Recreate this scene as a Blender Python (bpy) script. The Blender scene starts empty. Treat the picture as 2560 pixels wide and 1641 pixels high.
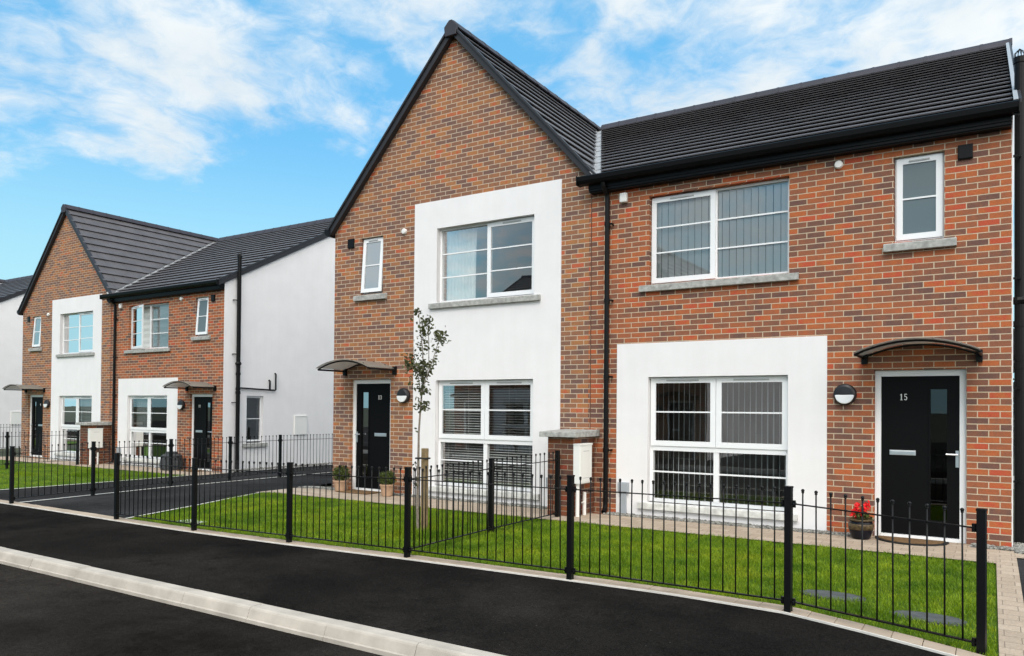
import bpy, bmesh, math, random
from mathutils import Vector, Matrix
random.seed(7)
S = bpy.context.scene
COL = S.collection
PI = math.pi
V = Vector

# ------------------------------------------------------------------ materials
def newmat(name):
    m = bpy.data.materials.new(name); m.use_nodes = True
    nt = m.node_tree; nt.nodes.clear()
    out = nt.nodes.new('ShaderNodeOutputMaterial')
    b = nt.nodes.new('ShaderNodeBsdfPrincipled')
    nt.links.new(b.outputs[0], out.inputs[0])
    return m, nt, b, out
def nd(nt, t, **kw):
    n = nt.nodes.new(t)
    for k, v in kw.items():
        if k.startswith('i_'): n.inputs[k[2:].replace('_', ' ')].default_value = v
        else: setattr(n, k, v)
    return n
def mth(nt, op, a, b=None, clamp=False):
    n = nt.nodes.new('ShaderNodeMath'); n.operation = op; n.use_clamp = clamp
    for i, v in enumerate((a, b)):
        if v is None: continue
        if isinstance(v, (int, float)): n.inputs[i].default_value = v
        else: nt.links.new(v, n.inputs[i])
    return n.outputs[0]
def ramp(nt, fac, stops, interp='LINEAR'):
    r = nt.nodes.new('ShaderNodeValToRGB'); e = r.color_ramp; e.interpolation = interp
    while len(e.elements) < len(stops): e.elements.new(.5)
    for el, (p, c) in zip(e.elements, stops):
        el.position = p; el.color = (c[0], c[1], c[2], 1) if not isinstance(c, (int, float)) else (c, c, c, 1)
    nt.links.new(fac, r.inputs[0]); return r.outputs[0]
def noise(nt, scale, detail=3, rough=.55, vec=None, out='Fac'):
    n = nd(nt, 'ShaderNodeTexNoise', i_Scale=scale, i_Detail=detail, i_Roughness=rough)
    if vec is None:
        tc = nt.nodes.new('ShaderNodeTexCoord'); vec = tc.outputs['Object']
    nt.links.new(vec, n.inputs['Vector']); return n.outputs[out]
def mixc(nt, fac, a, b, mode='MIX'):
    n = nt.nodes.new('ShaderNodeMix'); n.data_type = 'RGBA'; n.blend_type = mode
    for key, v in ((0, fac), (6, a), (7, b)):
        if isinstance(v, (int, float)): n.inputs[key].default_value = v
        elif isinstance(v, tuple): n.inputs[key].default_value = (v[0], v[1], v[2], 1)
        else: nt.links.new(v, n.inputs[key])
    return n.outputs[2]
def bump(nt, b, h, dist, strength=1.0):
    n = nd(nt, 'ShaderNodeBump', i_Distance=dist, i_Strength=strength)
    nt.links.new(h, n.inputs['Height']); nt.links.new(n.outputs[0], b.inputs['Normal'])
def rough_spec(b, r, s=None):
    b.inputs['Roughness'].default_value = r
    if s is not None: b.inputs['Specular IOR Level'].default_value = s
def plain(name, col, rough=.5, spec=None, metal=0, var=.0, vscale=6):
    m, nt, b, _ = newmat(name)
    rough_spec(b, rough, spec); b.inputs['Metallic'].default_value = metal
    if var:
        f = noise(nt, vscale, 4)
        lo = tuple(c*(1-var) for c in col); hi = tuple(min(1, c*(1+var)) for c in col)
        nt.links.new(ramp(nt, f, [(.3, lo), (.7, hi)]), b.inputs['Base Color'])
    else: b.inputs['Base Color'].default_value = (*col, 1)
    return m
def brick_coords(nt, mode):
    tc = nt.nodes.new('ShaderNodeTexCoord'); sp = nt.nodes.new('ShaderNodeSeparateXYZ')
    nt.links.new(tc.outputs['Object'], sp.inputs[0])
    cb = nt.nodes.new('ShaderNodeCombineXYZ')
    if mode == 'wall':
        nt.links.new(mth(nt, 'ADD', mth(nt, 'ADD', sp.outputs[0], sp.outputs[1]), 90.0), cb.inputs[0])
        nt.links.new(mth(nt, 'ADD', sp.outputs[2], 30.0), cb.inputs[1])
    else:
        nt.links.new(mth(nt, 'ADD', sp.outputs[0], 90.0), cb.inputs[0]); nt.links.new(mth(nt, 'ADD', sp.outputs[1], 30.0), cb.inputs[1])
    return cb.outputs[0], tc
def brick_mat(name, stops, mortar, bw=.225, bh=.075, mort=.0055, mode='wall', bdist=.006, rough=.85):
    m, nt, b, _ = newmat(name)
    vec, tc = brick_coords(nt, mode)
    bt = nd(nt, 'ShaderNodeTexBrick', offset=.5, offset_frequency=2, squash=1.0)
    for k, v in (('Color1', (0, 0, 0, 1)), ('Color2', (1, 1, 1, 1)), ('Mortar', (.5, .5, .5, 1))): bt.inputs[k].default_value = v
    for k, v in (('Scale', 1.0), ('Mortar Size', mort), ('Mortar Smooth', .15), ('Bias', 0.0), ('Brick Width', bw), ('Row Height', bh)): bt.inputs[k].default_value = v
    nt.links.new(vec, bt.inputs['Vector'])
    n1 = noise(nt, 8.5, 3, .6, tc.outputs['Object'])
    n2 = noise(nt, 60, 4, .65, tc.outputs['Object'])
    n3 = noise(nt, .7, 2, .5, tc.outputs['Object'])
    t = mth(nt, 'ADD', bt.outputs['Color'], mth(nt, 'MULTIPLY', mth(nt, 'SUBTRACT', n1, .5), .80))
    t = mth(nt, 'ADD', t, mth(nt, 'MULTIPLY', mth(nt, 'SUBTRACT', n3, .5), .25), True)
    col = ramp(nt, t, stops)
    col = mixc(nt, 1.0, col, ramp(nt, n2, [(.25, .72), (.7, 1.12)]), 'MULTIPLY')
    mc = mixc(nt, 1.0, mortar, ramp(nt, n2, [(.3, .8), (.7, 1.05)]), 'MULTIPLY')
    nt.links.new(mixc(nt, bt.outputs['Fac'], col, mc), b.inputs['Base Color'])
    rough_spec(b, rough, .25)
    h = mth(nt, 'ADD', mth(nt, 'MULTIPLY', mth(nt, 'SUBTRACT', 1.0, bt.outputs['Fac']), 1.0), mth(nt, 'MULTIPLY', n2, .35))
    bump(nt, b, h, bdist)
    return m
M = {}
BRICKS = [(0, (.152, .080, .065)), (.16, (.200, .092, .063)), (.45, (.292, .108, .058)), (.70, (.385, .117, .050)), (.86, (.455, .132, .045)), (1, (.475, .088, .044))]
BROWNS = [(0, (.168, .096, .080)), (.18, (.208, .112, .080)), (.48, (.268, .126, .074)), (.72, (.340, .150, .072)), (.88, (.400, .178, .068)), (1, (.47, .115, .056))]
M['brick'] = brick_mat('brick', BRICKS, (.60, .48, .345), mort=.0062)
M['brick_brown'] = brick_mat('brick_brown', BROWNS, (.61, .49, .37), mort=.0062)
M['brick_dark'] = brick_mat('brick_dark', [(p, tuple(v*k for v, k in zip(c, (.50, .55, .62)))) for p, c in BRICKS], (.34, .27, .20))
M['paver'] = brick_mat('paver', [(0, (.385, .305, .230)), (.5, (.435, .348, .265)), (1, (.48, .390, .300))], (.22, .18, .14), bw=.21, bh=.16, mort=.003, mode='flat', bdist=.004)
M['render'] = plain('render', (.80, .785, .79), .92, .2, var=.025, vscale=2.5)
_m = M['render']; _b = [n for n in _m.node_tree.nodes if n.type == 'BSDF_PRINCIPLED'][0]
bump(_m.node_tree, _b, noise(_m.node_tree, 260, 2), .0025)
_nt = _m.node_tree; _tc = _nt.nodes.new('ShaderNodeTexCoord'); _mp = _nt.nodes.new('ShaderNodeMapping'); _mp.inputs['Scale'].default_value = (7, 7, .35); _nt.links.new(_tc.outputs['Object'], _mp.inputs[0])
_st = ramp(_nt, noise(_nt, 1.0, 5, .65, _mp.outputs[0]), [(.40, (.986, .985, .982)), (.60, (1, 1, 1))])      # faint rain streaks
_base = [l.from_socket for l in _nt.links if l.to_socket == _b.inputs['Base Color']][0]
_nt.links.new(mixc(_nt, 1.0, _base, _st, 'MULTIPLY'), _b.inputs['Base Color'])
M['tile'] = plain('tile', (.094, .088, .092), .5, .4, var=.16, vscale=3)
M['dark_trim'] = plain('dark_trim', (.026, .026, .030), .45, .3)
M['ridge'] = plain('ridge', (.034, .031, .040), .5, .35, var=.15, vscale=4)
M['pvc_black'] = plain('pvc_black', (.0045, .0045, .005), .38, .16)
M['lead'] = plain('lead', (.33, .34, .35), .55, .4, var=.2, vscale=9)
M['verge_sheen_grey'] = plain('verge_sheen_grey', (.30, .33, .36), .5, .3)
M['upvc'] = plain('upvc', (.82, .83, .84), .3, .45)
M['plastic_white'] = plain('plastic_white', (.78, .77, .74), .4, .4)
M['sill'] = plain('sill', (.36, .36, .34), .9, .2, var=.35, vscale=14)
M['sill_pale'] = plain('sill_pale', (.60, .60, .57), .9, .2, var=.25, vscale=11)
M['vent_grey'] = plain('vent_grey', (.42, .43, .43), .5, .3)
M['door'] = plain('door', (.0035, .0035, .004), .5, .10)
M['chrome'] = plain('chrome', (.72, .73, .75), .28, .5, metal=.85)
M['numeral'] = plain('numeral', (.75, .75, .74), .35, .5, metal=.2)
M['black_metal'] = plain('black_metal', (.004, .004, .0045), .42, .22)
M['lamp_black'] = plain('lamp_black', (.014, .014, .016), .4, .4)
M['diffuser'] = plain('diffuser', (.75, .77, .78), .35, .4)
M['steel_grey'] = plain('steel_grey', (.33, .36, .39), .45, .4, var=.08)
M['meter'] = plain('meter', (.80, .80, .77), .35, .4)
M['joint'] = plain('joint', (.10, .05, .035), .9, .1)
M['interior'] = plain('interior', (.34, .32, .29), .9, .2)
M['fabric'] = plain('fabric', (.78, .78, .75), .9, .1, var=.05, vscale=12)
M['vane'] = plain('vane', (.88, .90, .89), .8, .2)
M['slat'] = plain('slat', (.80, .79, .75), .5, .3)
M['terracotta'] = plain('terracotta', (.40, .26, .17), .85, .2, var=.2, vscale=10)
M['glaze'] = plain('glaze', (.006, .006, .011), .3, .25, var=.3, vscale=8)
M['glaze_rim'] = plain('glaze_rim', (.085, .06, .03), .35, .3, var=.6, vscale=28)
M['soil'] = plain('soil', (.03, .022, .016), .95, .1, var=.4, vscale=60)
M['wicker'] = plain('wicker', (.055, .058, .062), .7, .3, var=.4, vscale=40)
M['mat_coir'] = plain('mat_coir', (.17, .105, .055), .95, .1, var=.45, vscale=45)
M['rubber'] = plain('rubber', (.02, .02, .02), .7, .2)
M['wood'] = plain('wood', (.21, .155, .085), .85, .2, var=.3, vscale=18)
M['bark'] = plain('bark', (.20, .17, .14), .9, .2, var=.4, vscale=50)
M['slate'] = plain('slate', (.085, .092, .092), .85, .2, var=.25, vscale=9)
M['kerb'] = plain('kerb', (.44, .40, .35), .95, .1, var=.18, vscale=3.5)
M['edging'] = plain('edging', (.41, .33, .255), .95, .1, var=.16, vscale=4)
M['concrete_pale'] = plain('concrete_pale', (.66, .63, .58), .95, .1, var=.10, vscale=7)
M['earth'] = plain('earth', (.035, .03, .015), .95, .1, var=.4, vscale=30)
M['stone'] = plain('stone', (.22, .215, .195), .8, .3, var=.75, vscale=24)
M['soil_ground'] = plain('soil_ground', (.06, .11, .012), .95, .1, var=.3, vscale=3)
M['far_ground'] = plain('far_ground', (.055, .062, .042), .95, .1, var=.3, vscale=.3)
M['curtain_dark'] = plain('curtain_dark', (.10, .085, .075), .9, .1)
M['petal'] = plain('petal', (.72, .012, .016), .6, .3, var=.25, vscale=40)
M['gold'] = plain('gold', (.6, .33, .05), .5, .3)
def leaf_mat(name, dark, light, sc=9, trans=.25):
    m, nt, b, out = newmat(name)
    f = noise(nt, sc, 3, .6)
    c = ramp(nt, f, [(.3, dark), (.7, light)])
    nt.links.new(c, b.inputs['Base Color']); rough_spec(b, .55, .3)
    t = nt.nodes.new('ShaderNodeBsdfTranslucent'); nt.links.new(c, t.inputs[0])
    mx = nt.nodes.new('ShaderNodeMixShader'); mx.inputs[0].default_value = trans
    nt.links.new(b.outputs[0], mx.inputs[1]); nt.links.new(t.outputs[0], mx.inputs[2]); nt.links.new(mx.outputs[0], out.inputs[0])
    return m
M['grass'] = leaf_mat('grass', (.098, .205, .006), (.270, .385, .015), 3.0, .35)
_m = M['grass']; _nt = _m.node_tree; _b = [n for n in _nt.nodes if n.type == 'BSDF_PRINCIPLED'][0]; _t = [n for n in _nt.nodes if n.type == 'BSDF_TRANSLUCENT'][0]
_base = [l.from_socket for l in _nt.links if l.to_socket == _b.inputs['Base Color']][0]
_base = mixc(_nt, 1.0, _base, ramp(_nt, noise(_nt, 1.1, 5, .7), [(.36, (.62, .72, .8)), (.52, (1, 1, 1)), (.68, (1.25, 1.0, 1.1))]), 'MULTIPLY')
_c = mixc(_nt, 1.0, _base, ramp(_nt, noise(_nt, 55, 2, .6), [(.3, (.55, .62, .5)), (.5, (1, 1, 1)), (.72, (1.5, 1.25, 1.6))]), 'MULTIPLY')
_nt.links.new(_c, _b.inputs['Base Color']); _nt.links.new(_c, _t.inputs[0])
M['leaf_sapling'] = leaf_mat('leaf_sapling', (.030, .040, .018), (.095, .10, .030), 7, .2)
M['leaf_topiary'] = leaf_mat('leaf_topiary', (.035, .055, .012), (.10, .13, .028), 30, .2)
M['leaf_conifer'] = leaf_mat('leaf_conifer', (.010, .016, .010), (.025, .035, .018), 4, .1)
# asphalt
def asphalt(name, c0, c1, speck):
    m, nt, b, _ = newmat(name)
    tc = nt.nodes.new('ShaderNodeTexCoord'); o = tc.outputs['Object']
    a = noise(nt, .8, 5, .62, o); g = noise(nt, 130, 2, .6, o)
    c = ramp(nt, a, [(.3, c0), (.72, c1)])
    big = noise(nt, .33, 6, .7, o)
    c = mixc(nt, ramp(nt, big, [(.48, 0.0), (.68, .75)]), c, tuple(v*1.55 for v in c1))
    c = mixc(nt, ramp(nt, noise(nt, 2.3, 6, .75, o), [(.56, 0.0), (.70, .5)]), c, tuple(v*.45 for v in c0))
    c = mixc(nt, 1.0, c, ramp(nt, g, [(.3, .5), (.5, 1.0), (.68, 1.6)]), 'MULTIPLY')
    c = mixc(nt, 1.0, c, ramp(nt, noise(nt, 38, 3, .7, o), [(.34, .80), (.5, 1.0), (.66, 1.22)]), 'MULTIPLY')
    vo = nd(nt, 'ShaderNodeTexVoronoi', i_Scale=16.0, i_Randomness=1.0); nt.links.new(o, vo.inputs['Vector'])
    sp = mth(nt, 'LESS_THAN', vo.outputs['Distance'], .055)
    wn = nt.nodes.new('ShaderNodeTexWhiteNoise'); nt.links.new(vo.outputs['Position'], wn.inputs[0])
    sp = mth(nt, 'MULTIPLY', sp, mth(nt, 'GREATER_THAN', wn.outputs[0], .80))
    c = mixc(nt, sp, c, speck)
    nt.links.new(c, b.inputs['Base Color']); rough_spec(b, 1.0, 0.0)
    bump(nt, b, g, .004, .8)
    return m
M['asphalt_path'] = asphalt('asphalt_path', (.0085, .0080, .0078), (.0185, .0170, .0155), (.12, .11, .10))
M['asphalt_road'] = asphalt('asphalt_road', (.0105, .0095, .0085), (.0260, .0230, .0205), (.003, .003, .003))
M['asphalt_drive'] = asphalt('asphalt_drive', (.022, .022, .022), (.036, .036, .037), (.06, .06, .06))
# glass : clear pane with sky reflection
def glass(name, tint, boost=1.5, frosted=False):
    m = bpy.data.materials.new(name); m.use_nodes = True; nt = m.node_tree; nt.nodes.clear()
    out = nt.nodes.new('ShaderNodeOutputMaterial'); mx = nt.nodes.new('ShaderNodeMixShader')
    fr = nd(nt, 'ShaderNodeFresnel', i_IOR=1.52)
    gl = nt.nodes.new('ShaderNodeBsdfGlossy'); gl.inputs['Roughness'].default_value = .08 if frosted else .004
    nz = noise(nt, 1.1, 2, .5); bp = nd(nt, 'ShaderNodeBump', i_Distance=.0035, i_Strength=.25); nt.links.new(nz, bp.inputs['Height'])
    nt.links.new(bp.outputs[0], gl.inputs['Normal'])
    f = mth(nt, 'ADD', mth(nt, 'MULTIPLY', fr.outputs[0], boost), .05, True)
    if frosted:
        base = nt.nodes.new('ShaderNodeMixShader'); base.inputs[0].default_value = .55
        d = nt.nodes.new('ShaderNodeBsdfDiffuse'); d.inputs[0].default_value = (*tint, 1)
        t = nt.nodes.new('ShaderNodeBsdfTranslucent'); t.inputs[0].default_value = (*tint, 1)
        nt.links.new(d.outputs[0], base.inputs[1]); nt.links.new(t.outputs[0], base.inputs[2]); b0 = base.outputs[0]
    else:
        t = nt.nodes.new('ShaderNodeBsdfTransparent'); t.inputs[0].default_value = (*tint, 1); b0 = t.outputs[0]
    nt.links.new(f, mx.inputs[0]); nt.links.new(b0, mx.inputs[1]); nt.links.new(gl.outputs[0], mx.inputs[2]); nt.links.new(mx.outputs[0], out.inputs[0])
    return m
M['glass'] = glass('glass', (.93, .955, .955), 2.6)
M['glass_frosted'] = glass('glass_frosted', (.25, .32, .34), .45, True)
M['polycarbonate'] = glass('polycarbonate', (.90, .89, .87), .8)
_nt = M['polycarbonate'].node_tree; _o = [n for n in _nt.nodes if n.type == 'OUTPUT_MATERIAL'][0]; _src = _o.inputs[0].links[0].from_socket
_mx = _nt.nodes.new('ShaderNodeMixShader'); _mx.inputs[0].default_value = .38; _tr = _nt.nodes.new('ShaderNodeBsdfTranslucent'); _tr.inputs[0].default_value = (.62, .59, .54, 1)
_df = _nt.nodes.new('ShaderNodeBsdfDiffuse'); _df.inputs[0].default_value = (.50, .48, .44, 1); _m2 = _nt.nodes.new('ShaderNodeMixShader')
_nt.links.new(_df.outputs[0], _m2.inputs[1]); _nt.links.new(_tr.outputs[0], _m2.inputs[2])
_nt.links.new(_src, _mx.inputs[1]); _nt.links.new(_m2.outputs[0], _mx.inputs[2]); _nt.links.new(_mx.outputs[0], _o.inputs[0])
M['door_glass'] = glass('door_glass', (.30, .31, .31), .45)

# ------------------------------------------------------------------ mesh builder
class MB:
    def __init__(s, T=None): s.v = []; s.f = []; s.T = T
    def add(s, vs, fs):
        n = len(s.v)
        s.v += [tuple(s.T(p)) if s.T else tuple(p) for p in vs]
        s.f += [tuple(i+n for i in f) for f in fs]; return s
    def box(s, x0, x1, y0, y1, z0, z1):
        return s.add([(x0,y0,z0),(x1,y0,z0),(x1,y1,z0),(x0,y1,z0),(x0,y0,z1),(x1,y0,z1),(x1,y1,z1),(x0,y1,z1)],
                     [(0,3,2,1),(4,5,6,7),(0,1,5,4),(1,2,6,5),(2,3,7,6),(3,0,4,7)])
    def poly(s, pts): return s.add(pts, [tuple(range(len(pts)))])
    def prism(s, pts2, axis, a, b):
        def P(p, t):
            return (t, p[0], p[1]) if axis == 'x' else ((p[0], t, p[1]) if axis == 'y' else (p[0], p[1], t))
        n = len(pts2); vs = [P(p, a) for p in pts2] + [P(p, b) for p in pts2]
        fs = [tuple(range(n))[::-1], tuple(range(n, 2*n))] + [(i, (i+1) % n, n+(i+1) % n, n+i) for i in range(n)]
        return s.add(vs, fs)
    def tube(s, pts, r, n=8, cap=True):
        pts = [V(p) for p in pts]; rs = r if isinstance(r, (list, tuple)) else [r]*len(pts)
        vs = []; fs = []; ref = None
        for i, p in enumerate(pts):
            d = (pts[min(i+1, len(pts)-1)] - pts[max(i-1, 0)]).normalized()
            if ref is None: ref = V((0,0,1)) if abs(d.z) < .9 else V((1,0,0))
            a = d.cross(ref)
            if a.length < 1e-4: a = d.orthogonal()
            a.normalize(); b = a.cross(d); ref = b.copy()
            for k in range(n):
                t = 2*PI*k/n; vs.append(p + (a*math.cos(t) + b*math.sin(t))*rs[i])
        for i in range(len(pts)-1):
            for k in range(n):
                fs.append((i*n+k, i*n+(k+1) % n, (i+1)*n+(k+1) % n, (i+1)*n+k))
        if cap: fs += [tuple(range(n))[::-1], tuple(range((len(pts)-1)*n, len(pts)*n))]
        return s.add(vs, fs)
    def lathe(s, c, prof, n=20, axis='z'):
        vs = []; fs = []
        for (r, h) in prof:
            for k in range(n):
                t = 2*PI*k/n; a, b = r*math.cos(t), r*math.sin(t)
                vs.append((c[0]+a, c[1]+b, c[2]+h) if axis == 'z' else (c[0]+a, c[1]+h, c[2]+b))
        for i in range(len(prof)-1):
            for k in range(n): fs.append((i*n+k, i*n+(k+1) % n, (i+1)*n+(k+1) % n, (i+1)*n+k))
        fs += [tuple(range(n)), tuple(range((len(prof)-1)*n, len(prof)*n))]
        return s.add(vs, fs)
    def ball(s, c, r, n=8, sq=1.0):
        prof = [(max(1e-4, r*math.sin(PI*i/6)), -r*sq*math.cos(PI*i/6)) for i in range(7)]
        return s.lathe(c, prof, n)
    def build(s, name, mat, parent=None, O=None, bevel=0, smooth=False, normals=True):
        me = bpy.data.meshes.new(name)
        O = O if O is not None else (parent_origin(parent) if parent else V((0,0,0)))
        me.from_pydata([tuple(V(p)-O) for p in s.v], [], s.f)
        if normals:
            bm = bmesh.new(); bm.from_mesh(me); bmesh.ops.recalc_face_normals(bm, faces=bm.faces); bm.to_mesh(me); bm.free()
        me.materials.append(M[mat] if isinstance(mat, str) else mat)
        o = bpy.data.objects.new(name, me); COL.objects.link(o)
        if parent: o.parent = parent
        else: o.location = O
        if smooth:
            for p in me.polygons: p.use_smooth = True
        if bevel:
            b = o.modifiers.new('bevel', 'BEVEL'); b.width = bevel; b.segments = 2; b.limit_method = 'ANGLE'
        return o
ORIG = {}
def parent_origin(o):
    while o is not None:
        if o.name in ORIG: return ORIG[o.name]
        o = o.parent
    return V((0,0,0))
def tag(o, label=None, cat=None, group=None, kind=None):
    for k, v in (('label', label), ('category', cat), ('group', group), ('kind', kind)):
        if v: o[k] = v
    return o
def thing(name, loc, label, cat, group=None, rot=0, O=None):
    o = bpy.data.objects.new(name, None); COL.objects.link(o)
    o.empty_display_size = .3
    ORIG[o.name] = V(loc) if O is None else V(O)
    o.location = loc; o.rotation_euler = (0, 0, rot)
    return tag(o, label, cat, group)
def copy_tree(o, parent=None):
    c = o.copy(); COL.objects.link(c)
    if parent: c.parent = parent; c.matrix_parent_inverse = o.matrix_parent_inverse.copy()
    for ch in list(o.children): copy_tree(ch, c)
    return c
def lerp(tab, x):
    if x <= tab[0][0]: return tab[0][1]
    for (a, va), (b, vb) in zip(tab, tab[1:]):
        if x <= b: t = (x-a)/(b-a); return va+(vb-va)*t
    return tab[-1][1]

# ------------------------------------------------------------------ house pair geometry
W2 = -10.86
PARTY = -5.43
GX = -8.03; GZ = 8.10; GS = 1.10           # cross gable: ridge x, ridge z, slope
EY = -.20; EZ = 5.03; MS = .53; RY = 5.60   # main roof: eave y, eave z, slope, ridge y
BACK = 11.4
def zmain(y): return EZ + MS*((y if y < RY else 2*RY-y) - EY)
def zgab(x): return GZ - GS*abs(x-GX)
MIR = lambda p: (W2-p[0], p[1], p[2])
OPEN_UP = (-4.455, -2.475, 3.395, 4.695)
OPEN_LOW = (-4.455, -2.475, .215, 2.043)
OPEN_SMALL = (-1.222, -.678, 3.66, 4.72)
OPEN_DOOR = (-1.442, -.448, 0.0, 2.08)

def cells(x0, x1, z0, z1, holes):
    xs = sorted({x0, x1, *[h[0] for h in holes], *[h[1] for h in holes]}); xs = [x for x in xs if x0 <= x <= x1]
    zs = sorted({z0, z1, *[h[2] for h in holes], *[h[3] for h in holes]}); zs = [z for z in zs if z0 <= z <= z1]
    for a, b in zip(xs, xs[1:]):
        for c, d in zip(zs, zs[1:]):
            mx, mz = (a+b)/2, (c+d)/2
            if not any(h[0] < mx < h[1] and h[2] < mz < h[3] for h in holes): yield a, b, c, d
def holed_wall(mb, x0, x1, z0, z1, holes, yf, yb, P=None):
    P = P or (lambda a, y, z: (a, y, z))
    for a, b, c, d in cells(x0, x1, z0, z1, holes):
        mb.poly([P(a,yf,c), P(b,yf,c), P(b,yf,d), P(a,yf,d)])
        if yb is not None: mb.poly([P(a,yb,d), P(b,yb,d), P(b,yb,c), P(a,yb,c)])
def reveals(mb, h, y0, y1, P=None):
    P = P or (lambda a, y, z: (a, y, z)); a, b, c, d = h
    for p, q in (((a,c),(b,c)), ((b,c),(b,d)), ((b,d),(a,d)), ((a,d),(a,c))):
        mb.poly([P(p[0],y0,p[1]), P(q[0],y0,q[1]), P(q[0],y1,q[1]), P(p[0],y1,p[1])])

FY0, FY1 = .095, .165       # window frame depth range
def ring(mb, x0, x1, z0, z1, w, y0, y1, bars=(), bw=.018):
    mb.box(x0, x0+w, y0, y1, z0, z1); mb.box(x1-w, x1, y0, y1, z0, z1)
    mb.box(x0+w, x1-w, y0, y1, z0, z0+w); mb.box(x0+w, x1-w, y0, y1, z1-w, z1)
    for f in bars:
        z = z0+w+(z1-z0-2*w)*f; mb.box(x0+w, x1-w, y0+.003, y0+.014, z-bw/2, z+bw/2)
def sash_open(T, hinge, ang, axis):
    R = Matrix.Rotation(ang, 3, axis); h = V(hinge)
    return lambda p: (T or (lambda q: q))(tuple(R @ (V(p)-h) + h))
def window(house, T, kind, sillmat, opened=None):
    """kind up / low / small ; returns the window frame object"""
    if kind == 'up':
        x0, x1, z0, z1 = OPEN_UP; z0 += .004
        mx = -3.50
        mb = MB(T); g = MB(T); sa = MB(T)
        ring(mb, x0+.004, x1-.004, z0, z1-.004, .034, FY0, FY1)
        mb.box(mx-.03, mx+.03, FY0, FY1, z0+.034, z1-.038)
        for f in (.3333, .6667):
            z = z0+.034+(z1-z0-.072)*f; mb.box(mx+.03, x1-.038, FY0+.018, FY0+.030, z-.011, z+.011)
        Ts = T
        if opened: Ts = sash_open(T, (x0+.03, FY0, z0), -opened, 'Z')
        sa.T = Ts
        ring(sa, x0+.018, mx+.012, z0+.02, z1-.022, .072, FY0-.028, FY0-.002, (.3333, .6667), .02)
        tv = MB(Ts); tv.box(x0+.30, mx-.30, FY0-.042, FY0-.0285, z1-.064, z1-.046)
        g.poly([(mx+.03,FY0+.036,z0+.034),(x1-.038,FY0+.036,z0+.034),(x1-.038,FY0+.036,z1-.038),(mx+.03,FY0+.036,z1-.038)])
        g2 = MB(Ts); a, b = x0+.088, mx-.058
        g2.poly([(a,FY0-.012,z0+.09),(b,FY0-.012,z0+.09),(b,FY0-.012,z1-.092),(a,FY0-.012,z1-.092)])
        w = mb.build('window', 'upvc', house)
        sa.build('opening_sash', 'upvc', w); tv.build('trickle_vent', 'vent_grey', w); g.build('pane', 'glass', w); g2.build('pane', 'glass', w)
        sx, sz = (-4.582, -2.343), 3.287
    elif kind == 'low':
        x0, x1, z0, z1 = OPEN_LOW; zt = 1.00; mx = -3.468
        mb = MB(T); ring(mb, x0+.004, x1-.004, z0+.004, z1-.004, .045, FY0, FY1)
        mb.box(x0+.049, x1-.049, FY0-.012, FY1, zt-.034, zt+.034)
        mb.box(mx-.038, mx+.038, FY0-.003, FY1, z0+.049, zt-.034); mb.box(mx-.032, mx+.032, FY0, FY1, zt+.034, z1-.049)
        for a, b in ((x0+.049, mx-.038), (mx+.038, x1-.049)):
            z = z0+.049+(zt-.034-z0-.049)*.56; mb.box(a, b, FY0+.018, FY0+.030, z-.011, z+.011)
        w = mb.build('window', 'upvc', house)
        for a, b in ((x0+.02, mx-.003), (mx+.003, x1-.02)):
            sa = MB(T); ring(sa, a, b, zt+.036, z1-.018, .076, FY0-.030, FY0-.013, (.5,), .02)
            tv = MB(T); tv.box((a+b)/2-.24, (a+b)/2+.24, FY0-.044, FY0-.0305, z1-.064, z1-.046); tv.build('trickle_vent', 'vent_grey', w)
            sa.build('opening_sash', 'upvc', w)
            g = MB(T); g.poly([(a+.07,FY0-.016,zt+.106),(b-.07,FY0-.016,zt+.106),(b-.07,FY0-.016,z1-.09),(a+.07,FY0-.016,z1-.09)]); g.build('pane', 'glass', w)
        for a, b in ((x0+.049, mx-.038), (mx+.038, x1-.049)):
            g = MB(T); g.poly([(a,FY0+.036,z0+.049),(b,FY0+.036,z0+.049),(b,FY0+.036,zt-.034),(a,FY0+.036,zt-.034)]); g.build('pane', 'glass', w)
        sx, sz = (-4.592, -2.347), .112
    else:
        x0, x1, z0, z1 = OPEN_SMALL
        mb = MB(T); ring(mb, x0+.004, x1-.004, z0+.012, z1-.004, .028, FY0-.02, FY1)
        mb.box(x0+.004, x1-.004, FY0-.035, FY0-.02, z0+.004, z0+.03)
        Ts = T
        if opened: Ts = sash_open(T, (x0, FY0-.02, z1-.02), -opened, 'X')
        sa = MB(Ts); ring(sa, x0+.022, x1-.022, z0+.03, z1-.022, .070, FY0-.05, FY0-.022, (.5,), .02)
        tv = MB(Ts); tv.box(x0+.16, x1-.16, FY0-.064, FY0-.0505, z1-.070, z1-.052)
        g = MB(Ts); g.poly([(x0+.09,FY0-.034,z0+.1),(x1-.09,FY0-.034,z0+.1),(x1-.09,FY0-.034,z1-.09),(x0+.09,FY0-.034,z1-.09)])
        w = mb.build('window', 'upvc', house); sa.build('opening_sash', 'upvc', w); tv.build('trickle_vent', 'vent_grey', w); g.build('pane', 'glass_frosted', w)
        sx, sz = (-1.338, -.548), 3.542
    oz = {'up': OPEN_UP[2], 'low': OPEN_LOW[2], 'small': OPEN_SMALL[2]}[kind]
    ox = {'up': OPEN_UP, 'low': OPEN_LOW, 'small': OPEN_SMALL}[kind]
    s = MB(T)
    s.prism([(-.07, sz), (-.002 if kind == 'small' or sillmat == 'sill_wall' else -.014, sz), (-.002 if kind == 'small' else -.014, oz-.006), (-.07, sz+.09)], 'x', sx[0], sx[1])
    s.prism([(-.001 if kind == 'small' else -.0125, sz), (FY0+.03, sz), (FY0+.03, oz+.003), (-.001 if kind == 'small' else -.0125, oz-.007)], 'x', ox[0]+.004, ox[1]-.004)
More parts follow.
